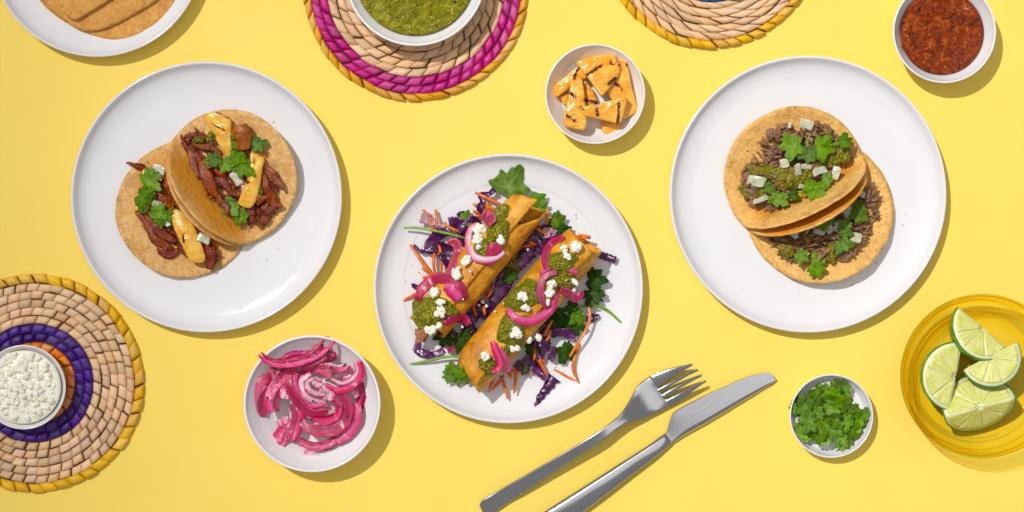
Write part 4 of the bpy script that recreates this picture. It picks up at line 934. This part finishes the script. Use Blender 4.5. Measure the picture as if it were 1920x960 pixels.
    for x, y, r in ((905, 566, 6), (898, 572, 4), (912, 574, 5), (990, 468, 4)): crumble(x, y, 48, r, SL)

    # loose pieces on the plate
    V, F, A = strip([(1040, 708, 14), (1026, 727, 16), (1015, 743, 13), (1002, 765, 12)], [26, 17, 15, 8], 2.0, 3, 0, n=26, m=9, wob=.25, ruf=2.4, seed=5)
    tag(mk('cabbage_strip', V, F, MT['cabb'], None, A), 'loose purple cabbage strip lying apart near the front plate rim', 'cabbage')
    V, F, A = tube([(1038, 692, 12), (1053, 700, 13), (1068, 709, 12), (1092, 719, 11)], [1.4, 2.6, 2.4, .8], k=7, n=18)
    tag(mk('carrot_strip', V, F, MT['carrot'], None, A), 'loose orange carrot strip on bare plate right of the cabbage strip', 'carrot')
    o = cilantro('cilantro_leaf', 952, 352, 22, 40, -.95, None, 'leafm', seed=400, stretch=1.0, fold=.1, droop=.15)
    tag(o, 'large single cilantro leaf above the open end of the rolled taco', 'cilantro')

    T1 = thing('rolled_taco', 'rolled fried taco with open flap end, upper left of the pair', 'rolled taco', 893, 503, 16, 'rolled tacos'); f1.build(T1)
    T2 = thing('rolled_taco', 'rolled fried taco in front, lower right of the pair', 'rolled taco', 990, 577, 14, 'rolled tacos'); f2.build(T2)
    t1, t2 = f1.top, f2.top
    strand([(812, 604), (797, 622), (788, 642)], 26, lambda x, y: 44, T1, 'chicken', name='chicken_piece', lift=0, taper=(1, 1, .95, .7))
    strand([(980, 398), (968, 408), (955, 425)], 22, lambda x, y: 50, T1, 'chicken', name='chicken_piece', lift=0)
    strand([(895, 680), (905, 668), (915, 655)], 24, lambda x, y: 46, T2, 'chicken', name='chicken_piece', lift=0)
    drape = lambda t: (lambda cz: (lambda x, y, q: t(x, y) - cz))
    def dol(p, t, T, seed, dome=6):
        cx, cy = np.mean(p, 0); cz = t(cx, cy); P_ = [(cx + (a - cx) * 1.08 + 3 * nz(a, b, seed, .1), cy + (b - cy) * 1.12 + 3 * nz(a, b, seed + 5, .1)) for a, b in p]
        V, F, A = slab(P_, cz + .9, 1.2, n=60, rings=8, rough=.5, rs=.2, edge=.3, seed=seed, zf=lambda x, y, q: t(x, y) - cz); mk('salsa_smear', V, F, MT['verde'], T, A)
        dollop(p, cz + 1.5, T, dome=dome, seed=seed, zf=lambda x, y, q: t(x, y) - cz, thick=5)
    dol(ell(931, 437, 24, 18, -.6), t1, T1, 201, 8); dol(ell(941, 401, 12, 16, .6), t1, T1, 202, 1); dol(ell(905, 472, 15, 20, .6), t1, T1, 203, 1)
    dol([(777, 566), (800, 560), (830, 560), (850, 575), (858, 590), (835, 602), (800, 613), (783, 606), (776, 585)], t1, T1, 204, 7)
    dol(ell(1055, 493, 28, 19, .1), t2, T2, 205, 8); dol(ell(1056, 526, 24, 15, .1), t2, T2, 206, 6); dol(ell(980, 557, 33, 27, -.3), t2, T2, 207, 7)
    dol(ell(962, 622, 23, 32, .3), t2, T2, 208, 7); dol(ell(914, 686, 19, 14, .2), t2, T2, 209, 7); dol(ell(947, 664, 9, 22, .3), t2, T2, 210, 2)
    for i, (p, w, m, l, r) in enumerate([([(896, 420), (882, 430), (878, 452), (886, 477), (902, 487), (927, 485), (946, 473)], 14, 'on2', 7, 0), ([(903, 402), (916, 408), (926, 419)], 24, 'on0', 9, .2), ([(930, 455), (925, 475), (916, 498)], [28, 26, 16], 'on0', 4, 0),
            ([(839, 456), (853, 452), (858, 473), (850, 495), (838, 518)], [12, 17, 17, 15, 12], 'on0', 6, .3), ([(781, 563), (793, 540), (815, 525), (840, 522), (864, 537), (872, 562)], [22, 23, 22, 20, 20, 16], 'on0', 5, -.3), ([(835, 536), (850, 546), (860, 562)], 26, 'on1', 4, .2), ([(834, 608), (850, 597), (870, 598), (879, 610)], 18, 'on0', 3, .4), ([(838, 655), (846, 652), (856, 654)], 17, 'on1', -30, 0)]):
        onion_strip(p, w, t1, T1, m, lift=l, roll=r, seed=i)
    for i, (p, w, m, l, r) in enumerate([([(1057, 443), (1034, 456), (1022, 476), (1023, 501), (1031, 508)], 13, 'on0', 6, .3), ([(1046, 510), (1024, 516), (1013, 536), (1014, 559), (1025, 577)], 13, 'on0', 8, .2), ([(951, 580), (967, 597), (992, 603), (1017, 593), (1035, 577), (1043, 552)], 17, 'on1', 6, 0),
            ([(1049, 543), (1064, 549), (1077, 560), (1087, 556), (1091, 546)], 16, 'on0', 6, .3), ([(923, 639), (929, 659), (937, 680), (933, 692), (922, 697)], 13, 'on1', 9, .3), ([(934, 650), (944, 674), (951, 698)], [14, 20, 22], 'on1', 4, 0), ([(1067, 508), (1074, 509), (1081, 512)], 11, 'on1', 10, 0), ([(1015, 508), (1020, 512), (1026, 516)], 14, 'on1', 4, 0)]):
        onion_strip(p, w, t2, T2, m, lift=l, roll=r, seed=i + 20)
    for x, y, w, h in [(900, 430, 36, 28), (896, 449, 26, 26), (899, 466, 11, 11), (941, 450, 20, 21), (873, 489, 28, 22), (858, 512, 25, 27), (882, 509, 9, 9), (815, 549, 28, 24), (827, 567, 22, 20), (825, 585, 25, 26), (807, 619, 28, 22), (824, 611, 20, 14), (867, 613, 9, 8), (868, 561, 6, 6), (798, 541, 5, 5)]:
        crumb_clump(x, y, t1(x, y) + 6, w, h, T1)
    for x, y, w, h in [(1056, 466, 16, 22), (1080, 462, 30, 25), (1063, 481, 17, 14), (1078, 529, 15, 10), (1076, 546, 10, 10), (1062, 525, 6, 6), (1035, 533, 22, 19), (1032, 551, 20, 26), (1028, 567, 10, 10), (979, 556, 24, 20), (986, 577, 17, 14), (967, 625, 30, 28), (1008, 634, 15, 15), (993, 637, 16, 11), (966, 653, 26, 11), (911, 665, 21, 26), (928, 584, 6, 7), (944, 569, 6, 6)]:
        crumb_clump(x, y, t2(x, y) + 6, w, h, T2)
center_plate()

# ------------------------------------------------------------------ contents of the bowls
def pickled_onions():
    z = zoomed(440, 610, 3.2)
    L = [([(125, 290), (150, 325), (190, 332)], 35, 'on0', 30, 'short dark curl of pickled onion at the left edge of the bowl'),
     ([(760, 340), (772, 420), (752, 510), (715, 600)], 50, 'on0', 26, 'dark magenta onion slice along the right side of the heap'),
     ([(540, 755), (600, 740), (655, 700)], 50, 'on2', 26, 'pale onion slice under the lower right of the heap'),
     ([(600, 325), (640, 305), (695, 325)], 90, 'on2', 34, 'whitish onion piece inside the loop at upper right'),
     ([(270, 560), (310, 602), (345, 560)], 62, 'on2', 32, 'pale onion piece tucked in the lower left of the heap'),
     ([(560, 565), (582, 530), (604, 495)], 74, 'on2', 38, 'small white onion piece in the hollow right of centre'),
     ([(640, 380), (690, 400), (720, 440)], 70, 'on2', 34, 'pale onion chunk below the loop at upper right'),
     ([(260, 205), (330, 155), (420, 150), (485, 170)], 60, 'on0', 34, 'dark onion slice arched behind the long strip at the top'),
     ([(480, 155), (540, 100), (590, 112)], 52, 'on0', 42, 'dark onion tip highest up at the back of the bowl'),
     ([(520, 230), (570, 180), (590, 215)], 60, 'on0', 40, 'dark onion slice just right of the long strip'),
     ([(280, 295), (350, 250), (450, 240), (560, 200)], 64, 'on0', 44, 'wide dark onion slice directly below the long strip'),
     ([(138, 555), (128, 450), (168, 370), (245, 315)], 90, 'on1', 40, 'broad pink onion slice at the far left of the heap'),
     ([(235, 360), (228, 300), (262, 250)], 52, 'on0', 48, 'short dark upright onion slice left of centre'),
     ([(235, 520), (222, 450), (260, 370), (340, 300), (405, 265)], 72, 'on1', 50, 'long pink onion arc sweeping from lower left to the middle'),
     ([(300, 440), (308, 395), (345, 375)], 52, 'on2', 56, 'small pale onion flap left of the centre curl'),
     ([(250, 765), (272, 680), (315, 610)], 70, 'on1', 36, 'straight pink onion slice hanging down at lower left'),
     ([(335, 690), (372, 590), (385, 500), (352, 430)], 62, 'on1', 46, 'upright pink onion slice left of the lower arc'),
     ([(440, 825), (452, 780), (505, 745)], 62, 'on2', 30, 'pale onion end at the very bottom of the heap'),
     ([(385, 690), (460, 722), (560, 712), (645, 650)], 36, 'on1', 40, 'thin pink onion rim along the bottom of the heap'),
     ([(720, 465), (726, 550), (680, 640), (600, 692)], 62, 'on1', 44, 'pink onion slice outside the big lower arc'),
     ([(600, 415), (655, 480), (640, 565), (560, 612), (460, 600), (408, 550)], 84, 'on0', 52, 'widest onion arc, forming the lower right of the heap'),
     ([(520, 375), (562, 405), (555, 450)], 70, 'on2', 56, 'blush onion piece inside the centre curl'),
     ([(470, 330), (500, 345), (530, 350)], 50, 'on2', 58, 'little pale onion bit at the top of the centre curl'),
     ([(462, 300), (408, 340), (420, 402), (470, 440), (548, 455)], 56, 'on2', 60, 'pale pink curl in the centre of the heap'),
     ([(480, 262), (540, 270), (596, 300)], 56, 'on0', 58, 'short magenta onion slice right above the centre curl'),
     ([(350, 285), (343, 370), (390, 450), (460, 512), (558, 500)], 58, 'on0', 62, 'dark magenta curl wrapped around the pale centre curl'),
     ([(528, 250), (580, 246), (635, 260), (695, 240)], 34, 'on1', 56, 'thin pale pink strip above the loop at upper right'),
     ([(738, 215), (748, 290), (702, 352), (630, 378), (555, 350)], 46, 'on1', 60, 'pink onion loop at upper right of the heap'),
     ([(152, 172), (200, 215), (290, 232), (400, 216), (500, 176), (594, 90)], 36, 'on1', 76, 'long thin onion strip lying across the top of the heap')]
    for i, (p, w, m, h, lab) in enumerate(L):
        rr = random.Random(i); q = [(x, y, h - 6 + 4 * math.sin(k * 1.7 + i)) for k, (x, y) in enumerate(z(p))]
        onion_layers(q, w / 3.2 * 1.34, m, None, i, lab)
    t = thing('herb_flecks', 'dark dried herb flecks scattered over the pickled onions', 'herbs', 585, 750, 40)
    for i, (x, y) in enumerate([(240, 285), (250, 265), (385, 275), (195, 435), (470, 455), (660, 238), (565, 180), (560, 150), (590, 290), (725, 385), (625, 488), (460, 565), (525, 120), (680, 545), (580, 255)]):
        x, y = z([(x, y)])[0]; rr = random.Random(i)
        chunk('herb_fleck', x, y, 62, rr.uniform(3.5, 8), rr.uniform(3, 5), 2, rr.uniform(0, 3), t, 'herb', seed=i)
pickled_onions()

def pineapples():
    z = zoomed(1010, 70, 4.364)
    def s(a, b, w): return (z([a])[0], z([b])[0], w)
    ST = [s((320, 260), (290, 340), 3.4), s((400, 308), (512, 235), 3.2), s((575, 382), (622, 338), 4.2), s((620, 380), (655, 405), 3.4), s((262, 460), (295, 490), 4), s((380, 518), (475, 540), 4.4), s((470, 565), (480, 640), 3.4), s((655, 540), (645, 700), 3), s((228, 640), (300, 690), 3), s((650, 212), (662, 238), 3.2), s((345, 572), (352, 585), 3.4), s((585, 200), (592, 215), 3), s((715, 222), (720, 235), 3), s((675, 420), (680, 440), 2)]
    for i, (p, h, t, tl, lab) in enumerate([
        ([(170, 480), (245, 460), (240, 545), (205, 550)], 22, 12, (0, 0), 'little pineapple chunk half hidden at the left of the bowl'),
        ([(515, 670), (668, 690), (665, 770), (525, 788)], 26, 17, (0, 0), 'pineapple piece at the bottom of the bowl, under the bow tie one'),
        ([(370, 350), (430, 420), (485, 545), (400, 565), (365, 480)], 34, 18, (0, .1), 'narrow pineapple piece with dark char beside the white gap'),
        ([(130, 395), (270, 285), (330, 245), (390, 335), (300, 365), (230, 430), (145, 492)], 38, 20, (.1, -.1), 'pineapple wedge with one char stripe at the upper left'),
        ([(310, 205), (430, 160), (615, 145), (632, 215), (470, 250), (395, 315)], 40, 18, (0, .1), 'pineapple wedge at the very top of the bowl'),
        ([(640, 205), (722, 218), (752, 400), (805, 595), (690, 662), (675, 560), (610, 520), (555, 440)], 42, 20, (-.1, 0), 'long pineapple slab along the right of the bowl'),
        ([(395, 312), (510, 232), (668, 235), (640, 330), (515, 485), (470, 420)], 56, 17, (-.05, .15), 'pineapple triangle with two char stripes, upper middle'),
        ([(270, 365), (350, 345), (368, 460), (388, 700), (370, 752), (220, 722), (208, 640), (250, 470)], 56, 22, (0, 0), 'tall pineapple spear standing at the left of the bowl'),
        ([(320, 580), (490, 550), (722, 485), (662, 708), (510, 668), (380, 640)], 62, 16, (.05, -.1), 'bow tie shaped pineapple piece lying on top at the front')]):
        c_ = np.mean(p, 0); p = [tuple(c_ + (np.array(v) - c_) * 1.07) for v in p]; V, F, A = slab(z(p), h, t, dome=2.2, n=90, rings=14, smooth='soft', rough=1.0, rs=.07, tilt=tl, edge=1.8, seed=i)
        ch = np.zeros(len(V))
        for a0, b0, wd in ST:
            a = np.array(a0); d = np.array(b0) - a; tt = np.clip(((V[:, :2] - a) @ d) / (d @ d), 0, 1)
            ch = np.maximum(ch, np.exp(-(np.linalg.norm(V[:, :2] - a - tt[:, None] * d, axis=1) / (wd * 1.35)) ** 2))
        A['char'] = ch; tag(mk('pineapple_chunk', V, F, MT['pine'], None, A), lab, 'pineapple', 'grilled pineapple chunks')
pineapples()

def bowl_salsa(cx, cy, r, h, mat, label, name, seed, seedm, flecks, nseeds):
    t = thing(name, label, 'salsa', cx, cy, 8)
    zr = lambda x, y, q: 2.0 * fbm(x, y, seed, .09) * (1 - q ** 6) + 1.2 * fbm(x, y, seed + 3, .22) * (1 - q ** 6)
    V, F, A = slab(ell(cx, cy, r, r, n=24, jag=.0), h, h - 9, n=150, rings=40, dome=2.5, edge=1, zf=zr, seed=seed)
    # taper the underside to the bowl
    lowz = V[:, 2] < h - 8; c = np.array([cx, cy]); V[lowz, :2] = c + (V[lowz, :2] - c) * .80
    o = mk('salsa_surface', V, F, MT[mat], t, A); top = V[1:1 + 150 * 38]; rng = random.Random(seed)
    def pts(n, a, b):
        out = []
        for i in range(n):
            q = math.sqrt(rng.random()) * .96; an = rng.uniform(0, 6.28); x, y = cx + r * q * math.cos(an), cy + r * q * math.sin(an)
            out.append((x, y, h + 2.5 * (1 - q * q) + zr(x, y, q) - .2, rng.uniform(a, b)))
        return out
    scatter_stuff('seed', pts(nseeds, 1.2, 2.6), seedm, t, seed); scatter_stuff('char_fleck', pts(flecks, 1.0, 3.0), MT['fleck'], t, seed + 1)
    for i, (x, y, zz, q) in enumerate(pts(60, 3, 6)):
        V2, F2, A2 = slab(ell(x, y, q, q * .7, rng.uniform(0, 3), n=8, jag=.25, seed=i), zz + .6, 2.5, dome=2.2, n=14, rings=3, edge=.6, rough=.8, rs=.3, seed=i)
        mk('vegetable_bit', V2, F2, MT[mat], t, A2)
bowl_salsa(1764, 62, 78, 36, 'roja', 'red roasted salsa with dark flecks and seeds in the corner bowl', 'red_salsa', 1, MT['seedr'], 150, 34)
bowl_salsa(779, -45, 113, 54, 'verdeb', 'chunky green salsa filling the bowl on the magenta mat', 'green_salsa', 2, MT['seed'], 60, 150)

def cheese_bowl():
    t = thing('crumbled_cheese', 'heap of crumbled white cheese in the bowl on the purple mat', 'cheese', 44, 726, 20)
    V, F, A = slab(ell(44, 726, 69, 69, n=24, jag=0), 46, 15, dome=11, n=80, rings=10, rough=1.5, rs=.1, edge=1); mk('cheese_base', V, F, MT['crema'], t, A)
    rng = random.Random(4)
    for i in range(290):
        q = math.sqrt(rng.random()); a = rng.uniform(0, 6.28); x, y = 42 + 62 * q * math.cos(a), 725 + 62 * q * math.sin(a)
        crumble(x, y, 45 + 11 * (1 - q * q) + rng.uniform(-2, 5), 3.5 + 8.5 * rng.random() ** 1.7, t, 'crumble', rng.uniform(.7, 1.4))
cheese_bowl()

def chopped_cilantro():
    t = thing('chopped_cilantro', 'heap of chopped fresh cilantro in the smallest white dish', 'cilantro', 1559, 780, 8)
    z = zoomed(1470, 690, 5.333); rng = random.Random(8)
    base = [(330, 230, 20), (430, 210, 20), (530, 200, 22), (610, 220, 14), (250, 300, 17), (140, 340, 13), (130, 400, 14), (200, 390, 17), (160, 480, 14), (340, 370, 22), (560, 310, 23), (640, 370, 24), (700, 430, 23), (790, 460, 15), (620, 450, 24), (540, 520, 18), (620, 560, 22), (740, 580, 22), (800, 560, 16), (280, 540, 24), (300, 640, 25), (240, 680, 20), (180, 620, 17), (400, 540, 22), (400, 640, 20), (480, 620, 22), (440, 720, 17), (360, 710, 17), (560, 690, 22), (600, 750, 18), (680, 720, 15), (480, 430, 20), (430, 330, 20), (230, 450, 18), (590, 420, 8), (390, 580, 7), (500, 280, 20), (330, 460, 18), (680, 640, 18), (200, 560, 14)]
    for i, (x, y, R) in enumerate(base):
        x, y = z([(x, y)])[0]; d = math.hypot(x - 1556, y - 780) / 70
        cilantro('leaf_piece', x, y, 14 + 26 * (1 - d * d) + rng.uniform(0, 9), R * rng.uniform(.85, 1.02), rng.uniform(0, 6.3), t, rng.choice(['leafb', 'leafb', 'leaf', 'leafm', 'leafb', 'leaf']), seed=i + 500, teeth=.7, fold=rng.uniform(-.3, .4), tx=rng.uniform(-.4, .4), ty=rng.uniform(-.4, .4), droop=rng.uniform(-.4, .4), stretch=rng.uniform(.8, 1.35))
    for i in range(8):
        a = rng.uniform(0, 6.3); x, y = 1556 + rng.uniform(-40, 40), 780 + rng.uniform(-40, 40)
        V, F, A = tube([(x - 9 * math.cos(a), y - 9 * math.sin(a), 34), (x, y, 37), (x + 9 * math.cos(a), y + 9 * math.sin(a), 34)], 1.4, n=7); mk('stem', V, F, MT['stem'], t, A)
chopped_cilantro()

# ------------------------------------------------------------------ lime wedges
def lime(x, y, z, R, edge_ang, tilt, open_ang, label, seed, asp=1.0):
    """wedge with a straight core edge; two half-round cut faces meeting along it. edge_ang: direction of the edge in
    the picture, bulge lies to its right hand side; tilt: rise (+) of the first face away from the edge"""
    t = thing('lime_wedge', label, 'lime', x, y, 8, 'lime wedges in the glass bowl')
    E = np.array([math.cos(edge_ang), math.sin(edge_ang), 0]); Bh = np.array([-math.sin(edge_ang), math.cos(edge_ang), 0]); Z = np.array([0, 0, 1.0])
    c = np.array([x, y, z])
    def P(r, f, psi):   # f: angle along the half circle (0..pi), psi: rotation of the half plane about the edge
        a = tilt - psi; d = Bh * math.cos(a) + Z * math.sin(a)
        return c + E * (r * math.cos(f) * asp) + d * (r * math.sin(f))
    def patch(name, r0, r1, mat, f0=0, f1=math.pi, nf=40, nr=5, psi=0.0, depth=1.5, inset=0.0, attr=True):
        V = []; U = []; Vv = []; F = []; nrm = P(1, math.pi / 2, psi - math.pi / 2) - c
        if psi > .01: nrm = -nrm * 1.0
        n0 = np.cross(E, P(1, math.pi / 2, psi) - c); n0 /= np.linalg.norm(n0)
        inner = P(1, math.pi / 2, open_ang / 2) - c
        if n0 @ inner > 0: n0 = -n0
        for lev in (0, -depth):
            for i in range(nf):
                f = f0 + (f1 - f0) * i / (nf - 1)
                for j in range(nr):
                    r = R * (r0 + (r1 - r0) * j / (nr - 1)); e = inset * (1 if lev == 0 else 0)
                    edgef = min(i, nf - 1 - i, j, nr - 1 - j) == 0
                    bulge = (0 if edgef else .9) if lev == 0 and inset else 0
                    V.append(P(r, f, psi) + n0 * (lev + e + bulge + (.5 * nz(r * .2, f * 5, seed) if lev == 0 else 0))); U.append(r / R); Vv.append(f / math.pi)
        m = nf * nr
        for o in (0, m):
            for i in range(nf - 1):
                for j in range(nr - 1):
                    a = o + i * nr + j; F.append((a, a + 1, a + nr + 1, a + nr))
        ring = [i * nr for i in range(nf)] + [(nf - 1) * nr + j for j in range(1, nr)] + [i * nr + nr - 1 for i in range(nf - 2, -1, -1)] + [j for j in range(nr - 2, 0, -1)]
        for k in range(len(ring)):
            a, b = ring[k], ring[(k + 1) % len(ring)]; F.append((a, b, b + m, a + m))
        return mk(name, V, F, mat, t, {'u': U, 'v': Vv}, at=(x, y, z))
    # rind: outer skin between the two faces
    V = []; F = []; nf, npz = 44, 18
    for k, r in enumerate((1.0, .965)):
        for i in range(nf):
            for j in range(npz):
                f = math.pi * i / (nf - 1); V.append(P(R * r * (1 + .006 * nz(f * 3, j * .4, seed)), f, open_ang * j / (npz - 1)))
    m = nf * npz
    for o in (0, m):
        for i in range(nf - 1):
            for j in range(npz - 1):
                a = o + i * npz + j; F.append((a, a + 1, a + npz + 1, a + npz))
    for i in range(nf - 1):
        for j in (0, npz - 1):
            a = i * npz + j; F.append((a, a + npz, a + npz + m, a + m))
    mk('rind', V, F, MT['rind'], t, at=(x, y, z))
    rng = random.Random(seed)
    for psi in (0.0, open_ang):
        patch('pith', .03, .966, MT['pith'], psi=psi, depth=2.0, nr=8)
        cuts = [0.03]; nseg = 4
        for q in range(nseg): cuts.append(math.pi * (q + 1) / nseg + (rng.uniform(-.13, .13) if q < nseg - 1 else -.03))
        for q in range(nseg):
            g = .022; patch('flesh_segment', .10, .885, MT['flesh'], cuts[q] + g, cuts[q + 1] - g, nf=14, nr=12, psi=psi, depth=1.0, inset=.9)
lime(1792, 706, 62, 66, rad(101), rad(7), rad(88), 'lime wedge furthest left, its half round face turned up', 1, .99)
lime(1843, 615, 60, 62, rad(40), rad(22), rad(95), 'lime wedge at the back with dark green rind on its left', 2)
lime(1857, 668, 72, 58, rad(-27), rad(10), rad(80), 'lime wedge in the middle with its straight edge upward', 3)
lime(1838, 763, 70, 70, rad(-15), rad(-46), rad(100), 'lime wedge at the front with its core ridge facing up', 4)

# ------------------------------------------------------------------ cutlery
def cutlery():
    def section(c, hw, z, th, nvec, prof=None, m=14, dish=0.0):
        L = []
        for i in range(m):
            a = 2 * math.pi * i / m; cx, sx = math.cos(a), math.sin(a)
            e = .35; X = math.copysign(abs(cx) ** e, cx); Y = math.copysign(abs(sx) ** .8, sx)
            L.append([c[0] + nvec[0] * hw * X, c[1] + nvec[1] * hw * X, z + th / 2 * Y + dish * X * X])
        return np.array(L)
    def loftrow(rows, name, parent, dish=0.0):
        """rows: (left edge px, right edge px, z, thickness)"""
        R_ = np.array([[a[0], a[1], b[0], b[1], z, th] for a, b, z, th in rows], float)
        Q = catmull(R_, max(24, len(rows) * 7)); sec = []
        for a0, a1, b0, b1, z, th in Q:
            c = ((a0 + b0) / 2, (a1 + b1) / 2); d = np.array([b0 - a0, b1 - a1]) / 2; hw = np.linalg.norm(d)
            sec.append(section(c, hw, z, th, d / (hw + 1e-9), dish=dish))
        V, F = loft(sec); return V, F
    fk = thing('fork', 'stainless steel fork lying tines up right beside the centre plate', 'fork', 1090, 840, 0)
    rows = [((899, 949), (905, 962), 5, 4), ((902, 941), (918, 964), 6, 5), ((909, 935), (930, 959), 7, 5), ((940, 917), (955, 940), 10, 5.5), ((973, 897), (984, 921), 15, 6), ((1030, 863), (1041, 882), 24, 6), ((1080, 833), (1089, 850), 31, 6), ((1115, 811), (1125, 827), 34, 6), ((1141, 793), (1152, 806), 33, 6), ((1162, 775), (1177, 792), 28, 5.5), ((1177, 755), (1200, 785), 21, 5),
            ((1188, 736), (1218, 779), 15, 5), ((1199, 720), (1234, 773), 12, 5), ((1211, 711), (1248, 766), 11, 5), ((1221, 704.5), (1256, 762), 11, 5)]
    V, F = loftrow(rows, 'handle', fk, 1.5); mk('handle', V, F, MT['steel'], fk, at=(1090, 835, 15))
    # four tines from the head to the tips
    roots = [((1221, 704.5), (1227, 729)), ((1231, 731), (1233.5, 738)), ((1238, 741), (1241, 749)), ((1244, 752), (1256, 762))]
    mids = [((1255, 691), (1258, 708)), ((1264, 712.5), (1266.5, 718)), ((1271, 722.5), (1274, 728.5)), ((1277, 735), (1284, 744))]
    tips = [((1296, 680), (1298.5, 684)), ((1303.5, 690), (1305.5, 694)), ((1311, 701), (1313, 705)), ((1318, 712), (1320.5, 716))]
    slots = [(1223.5, 729), (1231, 739), (1238, 750.5)]
    back = [((1214, 709), (1222, 731)), ((1222.5, 731), (1229, 740.5)), ((1230, 741), (1236.5, 751)), ((1237, 751.5), (1250, 765))]
    for i in range(4):
        r = [(back[i][0], back[i][1], 11, 4.4), (roots[i][0], roots[i][1], 11.5, 4.6), (mids[i][0], mids[i][1], 17, 4.2), (tips[i][0], tips[i][1], 29, 3)]
        V, F = loftrow(r, 'tine', fk); mk('tine', V, F, MT['steel'], fk, at=(1260, 725, 15))
    kn = thing('knife', 'stainless steel table knife lying next to the fork', 'knife', 1220, 850, 0)
    rows = [((935, 1020), (951, 1046), 9, 10), ((942, 1010), (970, 1046), 10, 14), ((970, 991), (1006, 1026), 11, 16), ((1019.5, 959), (1052, 991), 12, 17), ((1103, 906), (1129, 934), 12, 17), ((1170, 863), (1189, 888), 11, 16), ((1210, 838), (1226, 860), 11, 14), ((1236, 820), (1250, 840), 10, 11), ((1247, 812.5), (1261, 831), 9, 7)]
    V, F = loftrow(rows, 'handle', kn); mk('handle', V, F, MT['steel'], kn, at=(1100, 930, 11))
    up = [(1246, 813), (1251, 806), (1255, 791), (1262, 775), (1281, 762), (1306, 749.5), (1333, 735.5), (1360, 724), (1384, 713), (1405, 705.5), (1421, 701), (1438, 698.5), (1449, 703), (1454, 709)]
    lo = [(1260, 832), (1266, 829), (1274, 824), (1285, 817), (1305, 806), (1325, 795), (1348, 781.5), (1370, 768), (1391, 755), (1410, 743.5), (1425, 734), (1438, 726), (1448, 719), (1454, 713)]
    U = catmull(up, 70); Lw = catmull(lo, 70); sec = []
    for a, b in zip(U, Lw):
        d = b - a; w = np.linalg.norm(d); n = d / w; h = 9
        bev = .80
        sec.append(np.array([[a[0], a[1], h - .6], [*(a + d * .02), h + 1.6], [*(a + d * bev), h + 2.6], [*(a + d * .93), h + 1.2], [*(a + d * 1.0), h - 2.4], [*(a + d * .97), h - 3.4], [*(a + d * .5), h - 2.0], [*(a + d * .02), h - 1.6]]))
    V, F = loft(sec); o = mk('blade', V, F, MT['steel'], kn, smooth=False, at=(1350, 765, 9))
cutlery()

# ------------------------------------------------------------------ crumbs dropped on the plates
def crumbs():
    rng = random.Random(33)
    def ring(cx, cy, r0, r1, n, a0=0, a1=6.28):
        out = []
        for i in range(n):
            a = rng.uniform(a0, a1); q = rng.uniform(r0, r1); out.append((cx + q * math.cos(a), cy + q * math.sin(a), 10.5, rng.uniform(.8, 2.0)))
        return out
    for pts, mat, lab in ((ring(953, 541, 150, 195, 26), 'tortilla', 'tiny fried crumbs scattered round the rolled tacos'), (ring(953, 541, 150, 200, 12), 'verde', 'tiny green salsa specks on the centre plate'), (ring(1515, 364, 150, 190, 9, .2, 1.8), 'beef', 'tiny meat crumbs on the beef taco plate'), (ring(387, 369, 150, 190, 8), 'pork', 'tiny red sauce specks on the pork taco plate')):
        o = scatter_stuff('crumbs', pts, MT[mat], None, 3); o['label'] = lab
crumbs()
